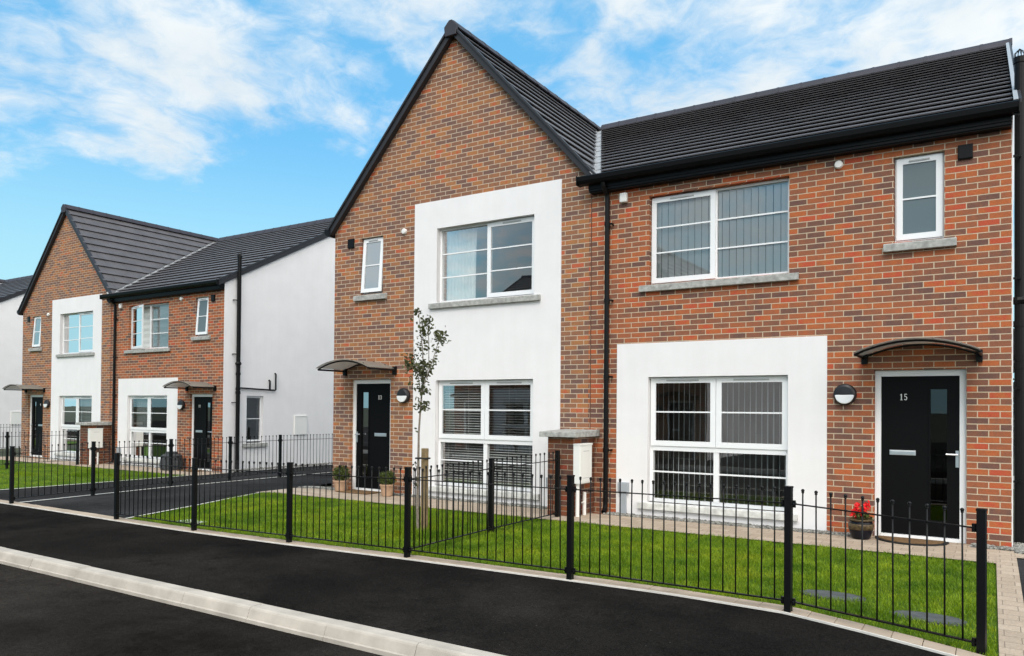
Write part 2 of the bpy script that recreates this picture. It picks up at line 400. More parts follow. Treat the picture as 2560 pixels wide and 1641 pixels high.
    s.build('sill', sillmat, w, bevel=.006)
    return w

def digit(mb, ch, x, z, h, y0, y1):
    w = h*.5; t = h*.11
    def B(a, b, c, d): mb.box(x+a*w, x+b*w, y0, y1, z+c*h, z+d*h)
    def arc(cx, cz, rx, rz, a0, a1, n=12):
        pts = []
        for i in range(n+1):
            a = math.radians(a0+(a1-a0)*i/n); pts.append((cx+rx*math.cos(a), cz+rz*math.sin(a), cx+(rx-t)*math.cos(a), cz+(rz-t*.8)*math.sin(a)))
        for p, q in zip(pts, pts[1:]):
            mb.prism([(x+p[0], z+p[1]), (x+q[0], z+q[1]), (x+q[2], z+q[3]), (x+p[2], z+p[3])], 'y', y0, y1)
    if ch == '1': B(.38, .62, 0, 1); B(.15, .85, 0, .07); B(.16, .38, .8, .9)
    elif ch == '5':
        B(.15, .85, .90, 1); B(.15, .29, .52, .90); arc(w*.45, h*.32, w*.45, h*.32, 125, -150)
    elif ch == '3':
        arc(w*.45, h*.74, w*.40, h*.26, 160, -90); arc(w*.45, h*.28, w*.45, h*.28, 90, -160)
    elif ch == '9':
        arc(w*.5, h*.68, w*.45, h*.32, 0, 360, 18); arc(w*.5, h*.5, w*.45, h*.5, 0, -100)

def door(house, T, number, flip):
    x0, x1, z0, z1 = OPEN_DOOR
    mb = MB(T); y0, y1 = .07, .14
    mb.box(x0+.003, x0+.072, y0, y1, z0, z1-.003); mb.box(x1-.072, x1-.003, y0, y1, z0, z1-.003)
    mb.box(x0+.072, x1-.072, y0, y1, z1-.078, z1-.003); mb.box(x0+.072, x1-.072, y0-.01, y1, z0, z0+.045)
    mb.box(x1-.030, x1-.012, y0-.006, y0, .985, 1.04)
    fr = mb.build('door_frame', 'upvc', house)
    lx0, lx1, lz0, lz1 = x0+.075, x1-.075, .052, z1-.081
    gx0, gx1, gz0, gz1 = -.826, -.652, .24, 1.84
    lf = MB(T); yd = y0+.018
    holed_wall(lf, lx0, lx1, lz0, lz1, [(gx0, gx1, gz0, gz1)], yd, yd+.04); reveals(lf, (gx0, gx1, gz0, gz1), yd, yd+.04); reveals(lf, (lx0, lx1, lz0, lz1), yd, yd+.04)
    ring(lf, gx0-.022, gx1+.022, gz0-.022, gz1+.022, .022, yd-.008, yd)
    d = lf.build('door', 'door', house)
    g = MB(T); g.poly([(gx0,yd+.02,gz0),(gx1,yd+.02,gz0),(gx1,yd+.02,gz1),(gx0,yd+.02,gz1)]); g.build('glass_panel', 'door_glass', d)
    l = MB(T); l.box(-1.275, -.985, yd-.010, yd-.001, 1.025, 1.085); l.box(-1.262, -.998, yd-.014, yd-.010, 1.034, 1.076); l.build('letter_plate', 'chrome', d, bevel=.003)
    h = MB(T); h.box(-.562, -.528, yd-.014, yd-.001, .90, 1.10); h.tube([(-.545,yd-.012,1.05),(-.545,yd-.055,1.05),(-.565,yd-.060,1.052),(-.66,yd-.060,1.054)], .011, 8); h.build('door_handle', 'chrome', d)
    return d
def number_plate(d, T_mirror, s):
    """numerals read left to right whichever way the house is handed"""
    cx = -1.115 if not T_mirror else W2+1.115
    n = MB(); y0 = .072; hgt = .078; adv = .048
    x = cx - adv*len(s)/2 - (.0 if not T_mirror else 0)
    for ch in s: digit(n, ch, x, 1.705, hgt, y0+.004, y0+.0165); x += adv
    return n.build('house_number', 'numeral', d)

def canopy(house, T):
    x0, x1, yf = -1.565, -.305, -.69
    def arcpts(y, n=14, dz=0): 
        return [(x0+(x1-x0)*i/n, y, 2.235+.145*math.sin(PI*i/n)**.85+dz) for i in range(n+1)]
    fr = MB(T)
    fr.tube(arcpts(yf), .014, 8); fr.tube(arcpts(-.03), .013, 8)
    for x in (x0, x1):
        fr.tube([(x, yf, 2.235), (x, -.02, 2.235)], .017, 8)
        xx = x+(.03 if x == x0 else -.03)
        fr.box(min(x, xx)-.02, max(x, xx)+.02, -.05, -.001, 2.155, 2.30)
    c = fr.build('canopy', 'black_metal', house)
    sh = MB(T); a = arcpts(yf-.06, dz=.028); b = arcpts(-.004, dz=.028); n = len(a)
    vs = a+b+[(p[0],p[1],p[2]-.005) for p in a+b]
    fs = []
    for i in range(n-1): fs += [(i, i+1, n+i+1, n+i), (2*n+i, 3*n+i, 3*n+i+1, 2*n+i+1)]
    fs += [(i, 2*n+i, 2*n+i+1, i+1) for i in range(n-1)]
    sh.add(vs, fs); sh.build('canopy_sheet', 'polycarbonate', c, smooth=False)
    for i in (2, 5, 9, 12):
        for yy in (yf+.03, -.1):
            p = arcpts(yy, dz=.03)[i]; MB(T).ball(p, .014, 6, .6).build('fixing_stud', 'black_metal', c)
def wall_lamp(house, T):
    b = MB(T); c = (-1.775, 0, 1.775)
    b.lathe((c[0], -.001, c[2]), [(.13, 0), (.137, -.015), (.137, -.05), (.125, -.075), (.10, -.088), (.02, -.094)], 28, 'y')
    o = b.build('wall_lamp', 'lamp_black', house, smooth=False)
    d = MB(T); pts = [(c[0]+.112*math.cos(a), c[2]+.112*math.sin(a)-.006) for a in [PI+PI*i/18 for i in range(19)]]
    d.prism(pts, 'y', -.070, -.1005); d.build('lamp_diffuser', 'diffuser', o, bevel=.008)
def tiles(mb, P, S, l0, l1, gauge=.345, tw=.30, hb=.0):
    n = int(round(S/gauge)); g = S/n
    for i in range(n):
        s0, s1 = i*g, (i+1)*g+.02
        lo = min(l0(s0), l0(s1)); hi = max(l1(s0), l1(s1)); off = (i % 2)*tw/2
        k = math.floor((lo-off)/tw)
        while off+k*tw < hi:
            a, b = off+k*tw+.0015, off+(k+1)*tw-.0015; k += 1
            q = []
            for l, s in ((a, s0), (b, s0), (b, s1), (a, s1)):
                q.append((min(max(l, l0(s)), l1(s)), s))
            if q[1][0]-q[0][0] < .004 and q[2][0]-q[3][0] < .004: continue
            j = random.uniform(-.0012, .0012)
            hbot, htop, hup = .031+j, .048+j, .006
            vs = [P(*q[0], hbot), P(*q[1], hbot), P(*q[1], htop), P(*q[0], htop), P(*q[2], hup), P(*q[3], hup), P(q[2][0], q[2][1], hup-.004), P(q[3][0], q[3][1], hup-.004)]
            mb.add(vs, [(0,1,2,3), (3,2,4,5), (0,3,5,7), (2,1,6,4), (1,0,7,6)])
def ridge_run(mb, axis, c, z, a, b, step=.45):
    n = max(1, int(round((b-a)/step))); st = (b-a)/n
    for i in range(n):
        p, q = a+i*st, a+(i+1)*st
        for (u, v, w, hh) in ((p+.004, q-.03, .135, .135), (q-.034, q+.012, .145, .145)):
            prof = [(c-w, z-.062), (c-w*.55, z+hh*.30), (c-.03, z+hh*.62), (c+.03, z+hh*.62), (c+w*.55, z+hh*.30), (c+w, z-.062), (c+w-.02, z-.075), (c, z+.03), (c-w+.02, z-.075)]
            if axis == 'y': mb.prism(prof, 'y', u, v)
            else: mb.prism(prof, 'x', u, v)

def build_eaves_house():
    T = None
    H = thing('house', (-2.7, 0, 0), 'nearest brick house with eaves to the street and white ground floor panel, door 15', 'house')
    w = MB(); holes = [OPEN_UP, OPEN_LOW, OPEN_SMALL, OPEN_DOOR]
    holed_wall(w, PARTY, 0, -.35, 4.92, holes, 0, .30)
    for h in holes: reveals(w, h, 0, .30)
    w.poly([(PARTY,0,-.35),(PARTY,.3,-.35),(PARTY,.3,4.92),(PARTY,0,4.92)])
    w.build('brick_wall', 'brick', H)
    p = MB(); ho = (OPEN_LOW[0]+.004, OPEN_LOW[1]-.004, OPEN_LOW[2], OPEN_LOW[3]-.004)
    holed_wall(p, -4.947, -1.995, -.35, 2.537, [ho], -.012, None); reveals(p, ho, -.012, FY0); reveals(p, (-4.947, -1.995, -.35, 2.537), -.012, .004)
    p.build('render_panel', 'render', H)
    # side wall (faces +x), rendered, with a narrow window
    sw = MB(); P = lambda y, x, z: (x, y, z); so = (.74, 1.30, .74, 2.04)
    holed_wall(sw, .0, BACK, -.35, 4.9, [so], .012, -.28, P); reveals(sw, so, .012, -.28, P)
    N = 24; ys = [BACK*i/N for i in range(N+1)]
    for x in (.012, -.28):
        sw.poly([(x, 0, 4.9)] + [(x, BACK, 4.9)] + [(x, y, zmain(y)-.05) for y in reversed([0, RY, BACK])])
    sw.poly([(.012,0,-.35),(-.0,0,-.35),(-.0,0,zmain(0)-.05),(.012,0,zmain(0)-.05)])
    sw.build('side_wall', 'render', H)
    bw = MB(); bw.box(PARTY, 0, BACK, BACK+.25, -.35, 4.95); bw.build('rear_wall', 'brick', H)
    i = MB(); i.box(PARTY+.02, -.3, .32, BACK-.05, 2.42, 2.66); i.box(PARTY+.02, -.3, 3.6, 3.7, -.1, 4.9); i.box(PARTY-.05, PARTY+.05, .32, BACK-.05, -.3, 4.9); i.box(PARTY+.06, -.3, .32, BACK-.05, -.2, -.02); i.box(PARTY+.06, -.3, .32, BACK-.05, 4.9, 4.98); i.box(-1.9, -1.8, .32, 3.55, -.01, 4.85)
    i.build('interior', 'interior', H)
    # roof : front and rear slopes
    r = MB(); L = math.hypot(RY-EY, MS*(RY-EY)); cs = (RY-EY)/L; sn = MS*cs
    xv = lambda s: GX + (GZ - (EZ+sn*s))/GS          # valley x at slope distance s
    Pf = lambda l, s, h: (l, EY+cs*s - sn*h, EZ+sn*s + cs*h)
    Pr = lambda l, s, h: (l, 2*RY-EY-cs*s + sn*h, EZ+sn*s + cs*h)
    for P_ in (Pf, Pr):
        tiles(r, P_, L, lambda s: xv(s)+.10, lambda s: .055)
        r.poly([P_(xv(0), 0, -.004), P_(.05, 0, -.004), P_(.05, L, -.004), P_(xv(L), L, -.004)])
    ro = r.build('roof', 'tile', H)
    rt = MB(); ridge_run(rt, 'x', RY, GZ+.03, GX+.12, .10); rt.build('ridge_tile', 'ridge', ro)
    ld = MB()     # lead valley gutter, lapped sheets
    for P_, sgn in ((Pf, 1), (Pr, -1)):
        n = 9
        for k in range(n):
            sa, sb = L*k/n, L*(k+1)/n+.02
            A0, B0 = V(P_(xv(sa), sa, 0)), V(P_(xv(sb), sb, 0)); up = V((0,0,.012)); dn = V((0,0,.004))
            Am, Bm = V(P_(xv(sa)+.15, sa, 0)), V(P_(xv(sb)+.15, sb, 0))
            def GP(s_, d_):   # point on gable slope, d_ up that slope from the valley
                q = V(P_(xv(s_), s_, 0)); c_ = 1/math.hypot(1, GS); return q + V((-d_*c_, 0, d_*GS*c_))
            Ag, Bg = GP(sa, .14), GP(sb, .14)
            ld.add([A0+up, Am+up, Bm+dn, B0+dn, Ag+up, Bg+dn], [(0,1,2,3), (4,0,3,5)])
    ld.build('valley_lead', 'lead', ro)
    vb = MB()
    for pts in ([(EY-.02, zmain(EY)-.10), (RY, zmain(RY)-.115), (2*RY-EY+.02, zmain(EY)-.10), (2*RY-EY+.02, zmain(EY)+.03), (RY, zmain(RY)+.03), (EY-.02, zmain(EY)+.03)],):
        vb.prism(pts, 'x', .014, .075)
    vb.build('bargeboard', 'dark_trim', H)
    vc = MB(); vc.prism([(EY-.03, zmain(EY)+.032), (RY, zmain(RY)+.032), (2*RY-EY, zmain(EY)+.032), (2*RY-EY, zmain(EY)+.075), (RY, zmain(RY)+.075), (EY-.03, zmain(EY)+.075)], 'x', .056, .09); vc.build('verge_cap', 'dark_trim', H)
    f = MB(); f.box(PARTY+.06, -.002, -.13, -.002, 4.845, 5.0); f.box(PARTY+.06, .0, -.165, -.131, 4.895, 5.035); f.box(PARTY+.06, .0, -.15, -.1305, 4.86, 4.893)
    f.build('soffit_box', 'pvc_black', H)
    g = MB(); g.prism([(-.168, 5.065), (-.285, 5.075), (-.300, 5.06), (-.290, 5.0), (-.262, 4.955), (-.168, 4.945)], 'x', PARTY-.07, .06); g.box(.06, .072, -.305, -.166, 4.94, 5.08); g.box(PARTY-.082, PARTY-.07, -.305, -.166, 4.94, 5.08)
    g.build('gutter', 'pvc_black', H)
    dp = MB(); x = -5.10
    dp.tube([(x, -.225, 4.95), (x, -.215, 4.90), (x, -.075, 4.80), (x, -.06, 4.74), (x, -.06, .13), (x, -.075, .06), (x, -.13, .02)], .036, 10)
    for z in (4.35, 3.2, 2.05, .95):
        dp.tube([(x, -.06, z-.03), (x, -.06, z+.03)], .043, 10); dp.box(x+.04, x+.085, -.075, -.045, z-.012, z+.012); dp.box(x+.065, x+.085, -.05, -.001, z-.012, z+.012)
    dp.build('downpipe', 'pvc_black', H, smooth=False)
    window(H, T, 'up', 'sill'); window(H, T, 'low', 'sill_pale'); window(H, T, 'small', 'sill')
    # side window
    TS = None
    sm = MB(lambda p: (-p[1], p[0], p[2]))
    ring(sm, .744, 1.296, .78, 2.036, .05, .06, .12, (.5,)); wo = sm.build('window', 'upvc', H)
    sg = MB(lambda p: (-p[1], p[0], p[2])); sg.poly([(.79,.09,.83),(1.25,.09,.83),(1.25,.09,1.99),(.79,.09,1.99)]); sg.build('pane', 'glass', wo)
    sl = MB(); sl.box(.0125, .07, .63, 1.42, .63, .735); sl.box(-.09, .012, .744, 1.296, .63, .739); sl.build('sill', 'sill', wo, bevel=.005)
    d = door(H, T, '15', False); number_plate(d, False, '15')
    canopy(H, T); wall_lamp(H, T)
    a = MB(); a.box(-.538, -.384, -.03, -.001, 4.57, 4.742); a.box(-.53, -.392, -.036, -.03, 4.578, 4.734); a.build('wall_vent', 'pvc_black', H, bevel=.004)
    a = MB(); a.lathe((-1.86, -.001, 4.73), [(.052, 0), (.052, -.035), (.042, -.05), (.01, -.052)], 18, 'y'); a.build('overflow_cap', 'plastic_white', H)
    a = MB(); a.box(-4.905, -4.785, -.07, -.001, 4.65, 4.795); a.build('alarm_box', 'plastic_white', H, bevel=.018)
    a = MB(); a.box(-5.40, -5.386, -.003, -.0005, 1.245, 4.84); a.build('movement_joint', 'joint', H)
    cable_box(H, T)
    # soil stack and waste branch on the side wall
    sp = MB(); c = (.085, .40)
    sp.tube([(c[0], c[1], -.25), (c[0], c[1], 5.80)], .055, 14)
    for z in (5.78, 2.9, 2.62, 2.22, 2.12): sp.tube([(c[0], c[1], z-.035), (c[0], c[1], z+.035)], .066, 14)
    sp.ball((c[0], c[1], 2.90), .085, 10, .8)
    for z in (4.6, 3.15, 1.85, .75): sp.tube([(c[0], c[1]-.14, z), (c[0], c[1], z)], .014, 6); sp.box(.012, .06, c[1]-.15, c[1]-.12, z-.012, z+.012)
    sp.tube([(.06, .4, 2.25), (.06, 1.0, 2.23), (.06, 1.66, 2.21), (.06, 1.685, 2.23), (.06, 1.685, 2.66), (.02, 1.69, 2.69)], .022, 8)
    sp.tube([(.06, 1.48, 2.22), (.06, 1.48, 2.46), (.02, 1.48, 2.49)], .024, 8)
    for i in range(10):
        t = 2*PI*i/10; sp.tube([(c[0]+.05*math.cos(t), c[1]+.05*math.sin(t), 5.8), (c[0]+.052*math.cos(t), c[1]+.052*math.sin(t), 5.87), (c[0], c[1], 5.92)], .004, 4)
    sp.build('soil_stack', 'pvc_black', H)
    a = MB(); a.box(.0125, .045, 2.40, 2.87, .93, 1.48); a.box(.045, .055, 2.40, 2.87, 1.46, 1.49); a.build('meter_cabinet', 'meter', H, bevel=.004)
    gv = MB()
    for (y, z) in ((3.05, 3.83), (4.6, 3.55), (5.75, 3.35)):
        gv.lathe((.0, y, z), [(.02, 0)], 8)
    return H
def cable_box(H, T):
    a = MB(T); a.box(-4.895, -4.735, -.075, -.0125, .33, .48); a.box(-4.855, -4.775, -.055, -.0125, -.05, .329); a.box(-4.885, -4.745, -.082, -.075, .345, .465)
    a.build('cable_box', 'steel_grey', H, bevel=.004)

def build_gable_house():
    T = MIR
    H = thing('house', (-8.1, 0, 0), 'gable fronted brick house with tall white panel over both floors, door 13', 'house')
    holes = [OPEN_UP, OPEN_LOW, OPEN_SMALL, OPEN_DOOR]
    w = MB(T)
    holed_wall(w, PARTY, 0, -.35, 4.88, holes, 0, .30)
    for h in holes: reveals(w, h, 0, .30)
    gxu = W2-GX
    for y in (0, .30):
        w.poly([(PARTY, y, 4.88), (0, y, 4.88), (0, y, 8.05-GS*abs(0-gxu)), (gxu, y, 8.05), (PARTY, y, 8.05-GS*abs(PARTY-gxu))])
    w.build('brick_wall', 'brick_brown', H)
    p = MB(T); hs = [(h[0]+.004, h[1]-.004, h[2], h[3]-.004) for h in (OPEN_UP, OPEN_LOW)]
    holed_wall(p, -4.945, -1.975, -.35, 5.18, hs, -.012, None)
    for h in hs: reveals(p, h, -.012, FY0)
    reveals(p, (-4.945, -1.975, -.35, 5.18), -.012, .004)
    p.build('render_panel', 'render', H)
    sw = MB(); sw.box(W2, W2+.28, .001, BACK, -.35, 4.90); sw.build('side_wall', 'render', H)
    bw = MB(); bw.prism([(W2, -.35), (PARTY, -.35), (PARTY, 5.1), (GX, 8.05), (W2, 4.9)], 'y', BACK, BACK+.25); bw.build('rear_wall', 'brick_brown', H)
    i = MB(); i.box(W2+.3, PARTY-.06, .32, BACK-.05, 2.42, 2.66); i.box(W2+.3, PARTY-.06, 3.6, 3.7, -.1, 4.9); i.box(W2+.3, PARTY-.06, .32, BACK-.05, -.2, -.02); i.box(W2+.3, PARTY-.06, .32, BACK-.05, 4.86, 4.95); i.box(-9.06, -8.96, .32, 3.55, -.01, 4.85)
    i.build('interior', 'interior', H)
    r = MB(); L = math.hypot(GX-(-10.93), GS*(GX+10.93)); c_ = 1/math.hypot(1, GS); s_ = GS*c_
    LR = 2.80/c_
    xe_r = GX+2.80
    PL = lambda l, s, h: (GX-L*c_+c_*s - s_*h, l, GZ-GS*L*c_+s_*s + c_*h)
    PR = lambda l, s, h: (xe_r-c_*s + s_*h, l, GZ-GS*2.80+s_*s + c_*h)
    tiles(r, PL, L, lambda s: -.12, lambda s: BACK+.3)
    # right slope stops at the valley with the main roof
    def yv(s):
        z = GZ-GS*2.80+s_*s; return EY+(z-EZ)/MS
    tiles(r, PR, LR, lambda s: -.12, lambda s: max(-.119, yv(s)-.09))
    tiles(r, PR, LR, lambda s: min(BACK+.299, 2*RY-yv(s)+.09), lambda s: BACK+.3)
    r.poly([PL(-.1,0,-.004), PL(BACK+.28,0,-.004), PL(BACK+.28,L,-.004), PL(-.1,L,-.004)])
    r.poly([PR(-.1,0,-.004), PR(-.1,LR,-.004), PR(RY,LR,-.004), PR(max(-.1,yv(0)),0,-.004)])
    r.poly([PR(BACK+.28,0,-.004), PR(BACK+.28,LR,-.004), PR(RY,LR,-.004), PR(BACK+.2,0,-.004)])
    ro = r.build('roof', 'tile', H)
    rt = MB(); ridge_run(rt, 'y', GX, GZ+.03, -.10, BACK+.25)
    rt.build('ridge_tile', 'ridge', ro)
    ec = MB(); ec.prism([(GX-.135, GZ+.0), (GX-.03, GZ+.105), (GX+.03, GZ+.105), (GX+.135, GZ+.0), (GX+.115, GZ-.165), (GX-.115, GZ-.165)], 'y', -.155, -.10); ec.build('ridge_end_cap', 'ridge', ro, bevel=.008)
    b = MB(); xl, xr = -10.90, GX+2.72
    zl, zr = zgab(xl), zgab(xr)
    b.prism([(xl, zl-.115), (GX, GZ-.125), (xr, zr-.115), (xr, zr+.012), (GX, GZ+.012), (xl, zl+.012)], 'y', -.112, -.012)
    b.build('bargeboard', 'dark_trim', H)
    vc = MB(); vc.prism([(xl-.03, zgab(xl-.03)+.014), (GX, GZ+.014), (xr+.02, zgab(xr+.02)+.014), (xr+.02, zgab(xr+.02)+.062), (GX, GZ+.062), (xl-.03, zgab(xl-.03)+.062)], 'y', -.140, -.05); vc.build('verge_cap', 'dark_trim', H)
    g = MB(); g.prism([(W2-.02, 4.80), (W2-.02, 4.96), (W2-.15, 4.97), (W2-.165, 4.90), (W2-.12, 4.84)], 'y', -.13, BACK); g.build('gutter', 'pvc_black', H)
    window(H, T, 'up', 'sill'); window(H, T, 'low', 'sill_pale'); window(H, T, 'small', 'sill')
    d = door(H, T, '13', True); number_plate(d, True, '13')
    canopy(H, T); wall_lamp(H, T)
    a = MB(T); a.box(-.510, -.355, -.03, -.001, 4.565, 4.735); a.build('wall_vent', 'pvc_black', H, bevel=.004)
    a = MB(T); a.lathe((-1.74, -.001, 4.725), [(.052, 0), (.052, -.035), (.042, -.05), (.01, -.052)], 18, 'y'); a.build('overflow_cap', 'plastic_white', H)
    cable_box(H, T)
    return H
def build_pier():
    H = thing('brick_pier', (-5.52, -.36, 0), 'low brick pier with grey coping and white meter box between doors 13 and 15', 'brick pier', 'meter piers between the houses')
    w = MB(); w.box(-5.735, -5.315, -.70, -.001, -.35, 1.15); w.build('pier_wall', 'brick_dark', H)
    c = MB(); c.prism([(-.80, 1.151), (-.0015, 1.151), (-.0015, 1.25), (-.80, 1.225)], 'x', -5.83, -5.225); c.build('coping', 'sill', H, bevel=.006)
    m = MB(); m.box(-5.314, -5.205, -.70, -.31, .48, 1.03); m.prism([(-.705, 1.031), (-.305, 1.031), (-.305, 1.06), (-.705, 1.06)], 'x', -5.314, -5.195)
    o = m.build('meter_box', 'meter', H, bevel=.005)
    dd = MB(); dd.box(-5.2049, -5.200, -.685, -.325, .50, 1.015); dd.build('meter_door', 'meter', o, bevel=.002)
    l = MB(); l.box(-5.1999, -5.1993, -.60, -.41, .945, .953); l.build('warning_print', 'vent_grey', o); l = MB(); l.box(-5.1999, -5.1993, -.60, -.41, .555, .562); l.build('warning_print', 'vent_grey', o)
    p = MB(); p.tube([(-5.27, -.64, .48), (-5.27, -.64, -.12)], .028, 10); p.build('conduit', 'plastic_white', H)
    p = MB(); p.tube([(-5.27, -.42, .34), (-5.27, -.42, -.12)], .028, 10); p.tube([(-5.27, -.50, .19), (-5.27, -.42, .19)], .012, 8); p.build('conduit', 'plastic_white', H)
    return H

HE = build_eaves_house(); HG = build_gable_house(); PR_ = build_pier()
PAIRS = {2: (-17.42, 2.447, -.194, -.0079), 3: (-35.3, 2.95, -.235, -.0079), 4: (-19.4, -15.2, -.2, PI)}
def place(o, pair):
    x, y, z, a = PAIRS[pair]; R = Matrix.Rotation(a, 4, 'Z')
    p = R @ o.location + V((x, y, z)); o.location = p; o.rotation_euler = (0, 0, a)
def clone(src, pair, label, group=None):
    c = copy_tree(src); place(c, pair); c['label'] = label
    if group: c['group'] = group
    return c
def child(o, base, n=0):
    return [c for c in o.children if c.name.split('.')[0] == base][n]
def renumber(house, mirror, s):
    d = child(house, 'door'); old = child(d, 'house_number'); x, y, z, a = 0, 0, 0, 0
    n = MB(); cx = -1.115 if not mirror else W2+1.115; adv = .048; xx = cx-adv*len(s)/2
    for ch in s: digit(n, ch, xx, 1.705, .078, .076, .0885); xx += adv
    O = V((-2.7,0,0)) if not mirror else V((-8.1,0,0))
    me = bpy.data.meshes.new('house_number'); me.from_pydata([tuple(V(p)-O) for p in n.v], [], n.f); me.materials.append(M['numeral']); old.data = me
H11 = clone(HE, 2, 'smaller brick house with white side wall and an upper casement ajar, door 11'); renumber(H11, False, '11')
H9 = clone(HG, 2, 'gable fronted brick house farther left beside the house with the white side wall, door 9'); renumber(H9, True, '9')
H7 = clone(HE, 3, 'house at the left edge showing only its white side wall and dark roof'); renumber(H7, False, '7')
H5 = clone(HG, 3, 'house farthest left, only the dark tip of its gable roof showing'); renumber(H5, True, '5')
clone(PR_, 2, 'low brick pier with white meter box between doors 9 and 11')
OPP1 = clone(HE, 4, 'house across the road, reflected in the windows of door 15'); OPP2 = clone(HG, 4, 'gabled house across the road, reflected in the windows')
renumber(OPP1, False, '1'); renumber(OPP2, True, '3')
# ajar windows of house 11 and the small windows
def reopen(house, T, kind, ang):
    for c in list(house.children):
        if c.name.split('.')[0] == 'window' and any(k.name.split('.')[0] == 'opening_sash' for k in c.children):
            zs = [v.co.z for v in c.data.vertices]; hgt = max(zs)-min(zs); z0 = min(zs); wid = max(v.co.x for v in c.data.vertices)-min(v.co.x for v in c.data.vertices)
            k2 = 'low' if z0 < 2 else ('small' if wid < 1 else 'up')
            if k2 == kind:
                for k in list(c.children): bpy.data.objects.remove(k)
                bpy.data.objects.remove(c)
    O = {'m': V((-8.1,0,0)), 'e': V((-2.7,0,0))}['m' if T else 'e']
    ORIG[house.name] = O
    window(house, T, kind, 'sill', ang)
reopen(H11, None, 'up', math.radians(13)); reopen(H11, None, 'small', math.radians(4)); reopen(HG, MIR, 'small', math.radians(4)); reopen(H9, MIR, 'small', math.radians(4))
# light grey strip on the near house's verge only, painted as grazing sky reflection
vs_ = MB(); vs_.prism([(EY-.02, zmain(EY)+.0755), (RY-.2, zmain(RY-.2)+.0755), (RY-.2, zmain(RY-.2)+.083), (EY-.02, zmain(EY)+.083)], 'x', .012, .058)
vs_.build('verge_sheen_strip', 'verge_sheen_grey', HE)

# ------------------------------------------------------------------ blinds and curtains (hang inside the windows)
def at_pair(mb_name, mat, mb, pair, label, cat, group=None, O=(0,0,0)):
    O = V(O); o = mb.build(mb_name, mat, None, O=O)
    if pair != 1: place(o, pair)
    return tag(o, label, cat, group)
def vertical_blind(T, op, ang, step=.089, z0=None, z1=None, y=.24):
    x0, x1 = op[0]+.04, op[1]-.04; z0 = z0 or op[2]+.03; z1 = z1 or op[3]-.02
    mb = MB(T); n = int((x1-x0)/step); st = (x1-x0)/n
    mb.box(x0, x1, y-.02, y+.02, z1-.03, z1)
    for k in range(n):
        a = ang+random.uniform(-.05, .05); cx = x0+st*(k+.5); hw = .0445; dx, dy = hw*math.cos(a), hw*math.sin(a)
        sag = .006; px, py = -math.sin(a)*sag, math.cos(a)*sag
        mb.add([(cx-dx,y-dy,z0),(cx+px,y+py,z0),(cx+dx,y+dy,z0),(cx-dx,y-dy,z1-.03),(cx+px,y+py,z1-.03),(cx+dx,y+dy,z1-.03)], [(0,1,4,3),(1,2,5,4)])
        mb.tube([(cx-dx, y-dy, z0+.01), (cx, y, z0-.012), (cx+dx, y+dy, z0+.01)], .003, 4)
    return mb
at_pair('vertical_blind', 'vane', vertical_blind(None, OPEN_UP, .10, .099, y=.152), 1, 'pale vertical blind nearly closed in the upper window of door 15', 'blind')
at_pair('vertical_blind', 'vane', vertical_blind(None, OPEN_LOW, -1.17, .078, y=.21), 1, 'vertical blind with vanes turned open in the ground floor window of door 15', 'blind')
def venetian(T, op, step, ang, y=.22):
    x0, x1 = op[0]+.05, op[1]-.05; mb = MB(T); z = op[3]-.06; hw = .0125
    mb.box(x0, x1, y-.02, y+.02, z, z+.035)
    while z > op[2]+.06:
        z -= step; dy, dz = hw*math.cos(ang), hw*math.sin(ang)
        mb.add([(x0,y-dy,z-dz),(x1,y-dy,z-dz),(x1,y+dy,z+dz),(x0,y+dy,z+dz)], [(0,1,2,3)])
    for f in (.06, .28, .5, .72, .94):
        x = x0+(x1-x0)*f; mb.box(x-.002, x+.002, y-.016, y-.0135, op[2]+.06, op[3]-.06)
    return mb
at_pair('venetian_blind', 'slat', venetian(MIR, OPEN_LOW, .043, .42, y=.195), 1, 'open horizontal slat blind in the ground floor window of door 13', 'blind')
def curtain(T, x0, x1, z0, z1, y=.26, folds=9, amp=.018):
    mb = MB(T); n = folds*6; vs = []; fs = []
    for j, z in enumerate((z0, (z0+z1)/2, z1)):
        for i in range(n+1):
            t = i/n; vs.append((x0+(x1-x0)*t*(1 if j == 2 else .97), y+amp*math.sin(t*folds*2*PI+.6*math.sin(t*9)), z))
    for j in range(2):
        for i in range(n): a = j*(n+1)+i; fs.append((a, a+1, a+n+2, a+n+1))
    return mb.add(vs, fs)
cm = curtain(None, -8.36, -7.72, 3.38, 4.68)
at_pair('curtain', 'fabric', cm, 1, 'white net curtain drawn to the left of the upper window of door 13', 'curtain')
def panel_blind(T, op, zlow, y=.24, x0=None, x1=None):
    mb = MB(T); x0 = op[0]+.05 if x0 is None else x0; x1 = op[1]-.05 if x1 is None else x1; z1 = op[3]-.02; n = 7
    for k in range(n):
        a, b = zlow+(z1-zlow)*k/n, zlow+(z1-zlow)*(k+1)/n
        mb.add([(x0,y,a),(x1,y,a),(x1,y-.012,(a+b)/2),(x0,y-.012,(a+b)/2),(x1,y+.004,b),(x0,y+.004,b)], [(0,1,2,3),(3,2,4,5)])
    return mb
at_pair('roller_blind', 'fabric', panel_blind(None, OPEN_UP, OPEN_UP[2]+.02), 2, 'cream blind filling the upper window of door 11', 'blind')
at_pair('roller_blind', 'vane', panel_blind(MIR, OPEN_UP, OPEN_UP[2]+.02), 2, 'pale blind filling the upper window of door 9', 'blind')
at_pair('roman_blind', 'slat', panel_blind(MIR, OPEN_LOW, 1.15), 2, 'pleated cream blind half lowered in the ground floor window of door 9', 'blind')
at_pair('curtain', 'fabric', curtain(None, -4.42, -3.75, .24, 2.0, folds=7), 2, 'white curtain drawn to the left of the ground floor window of door 11', 'curtain')

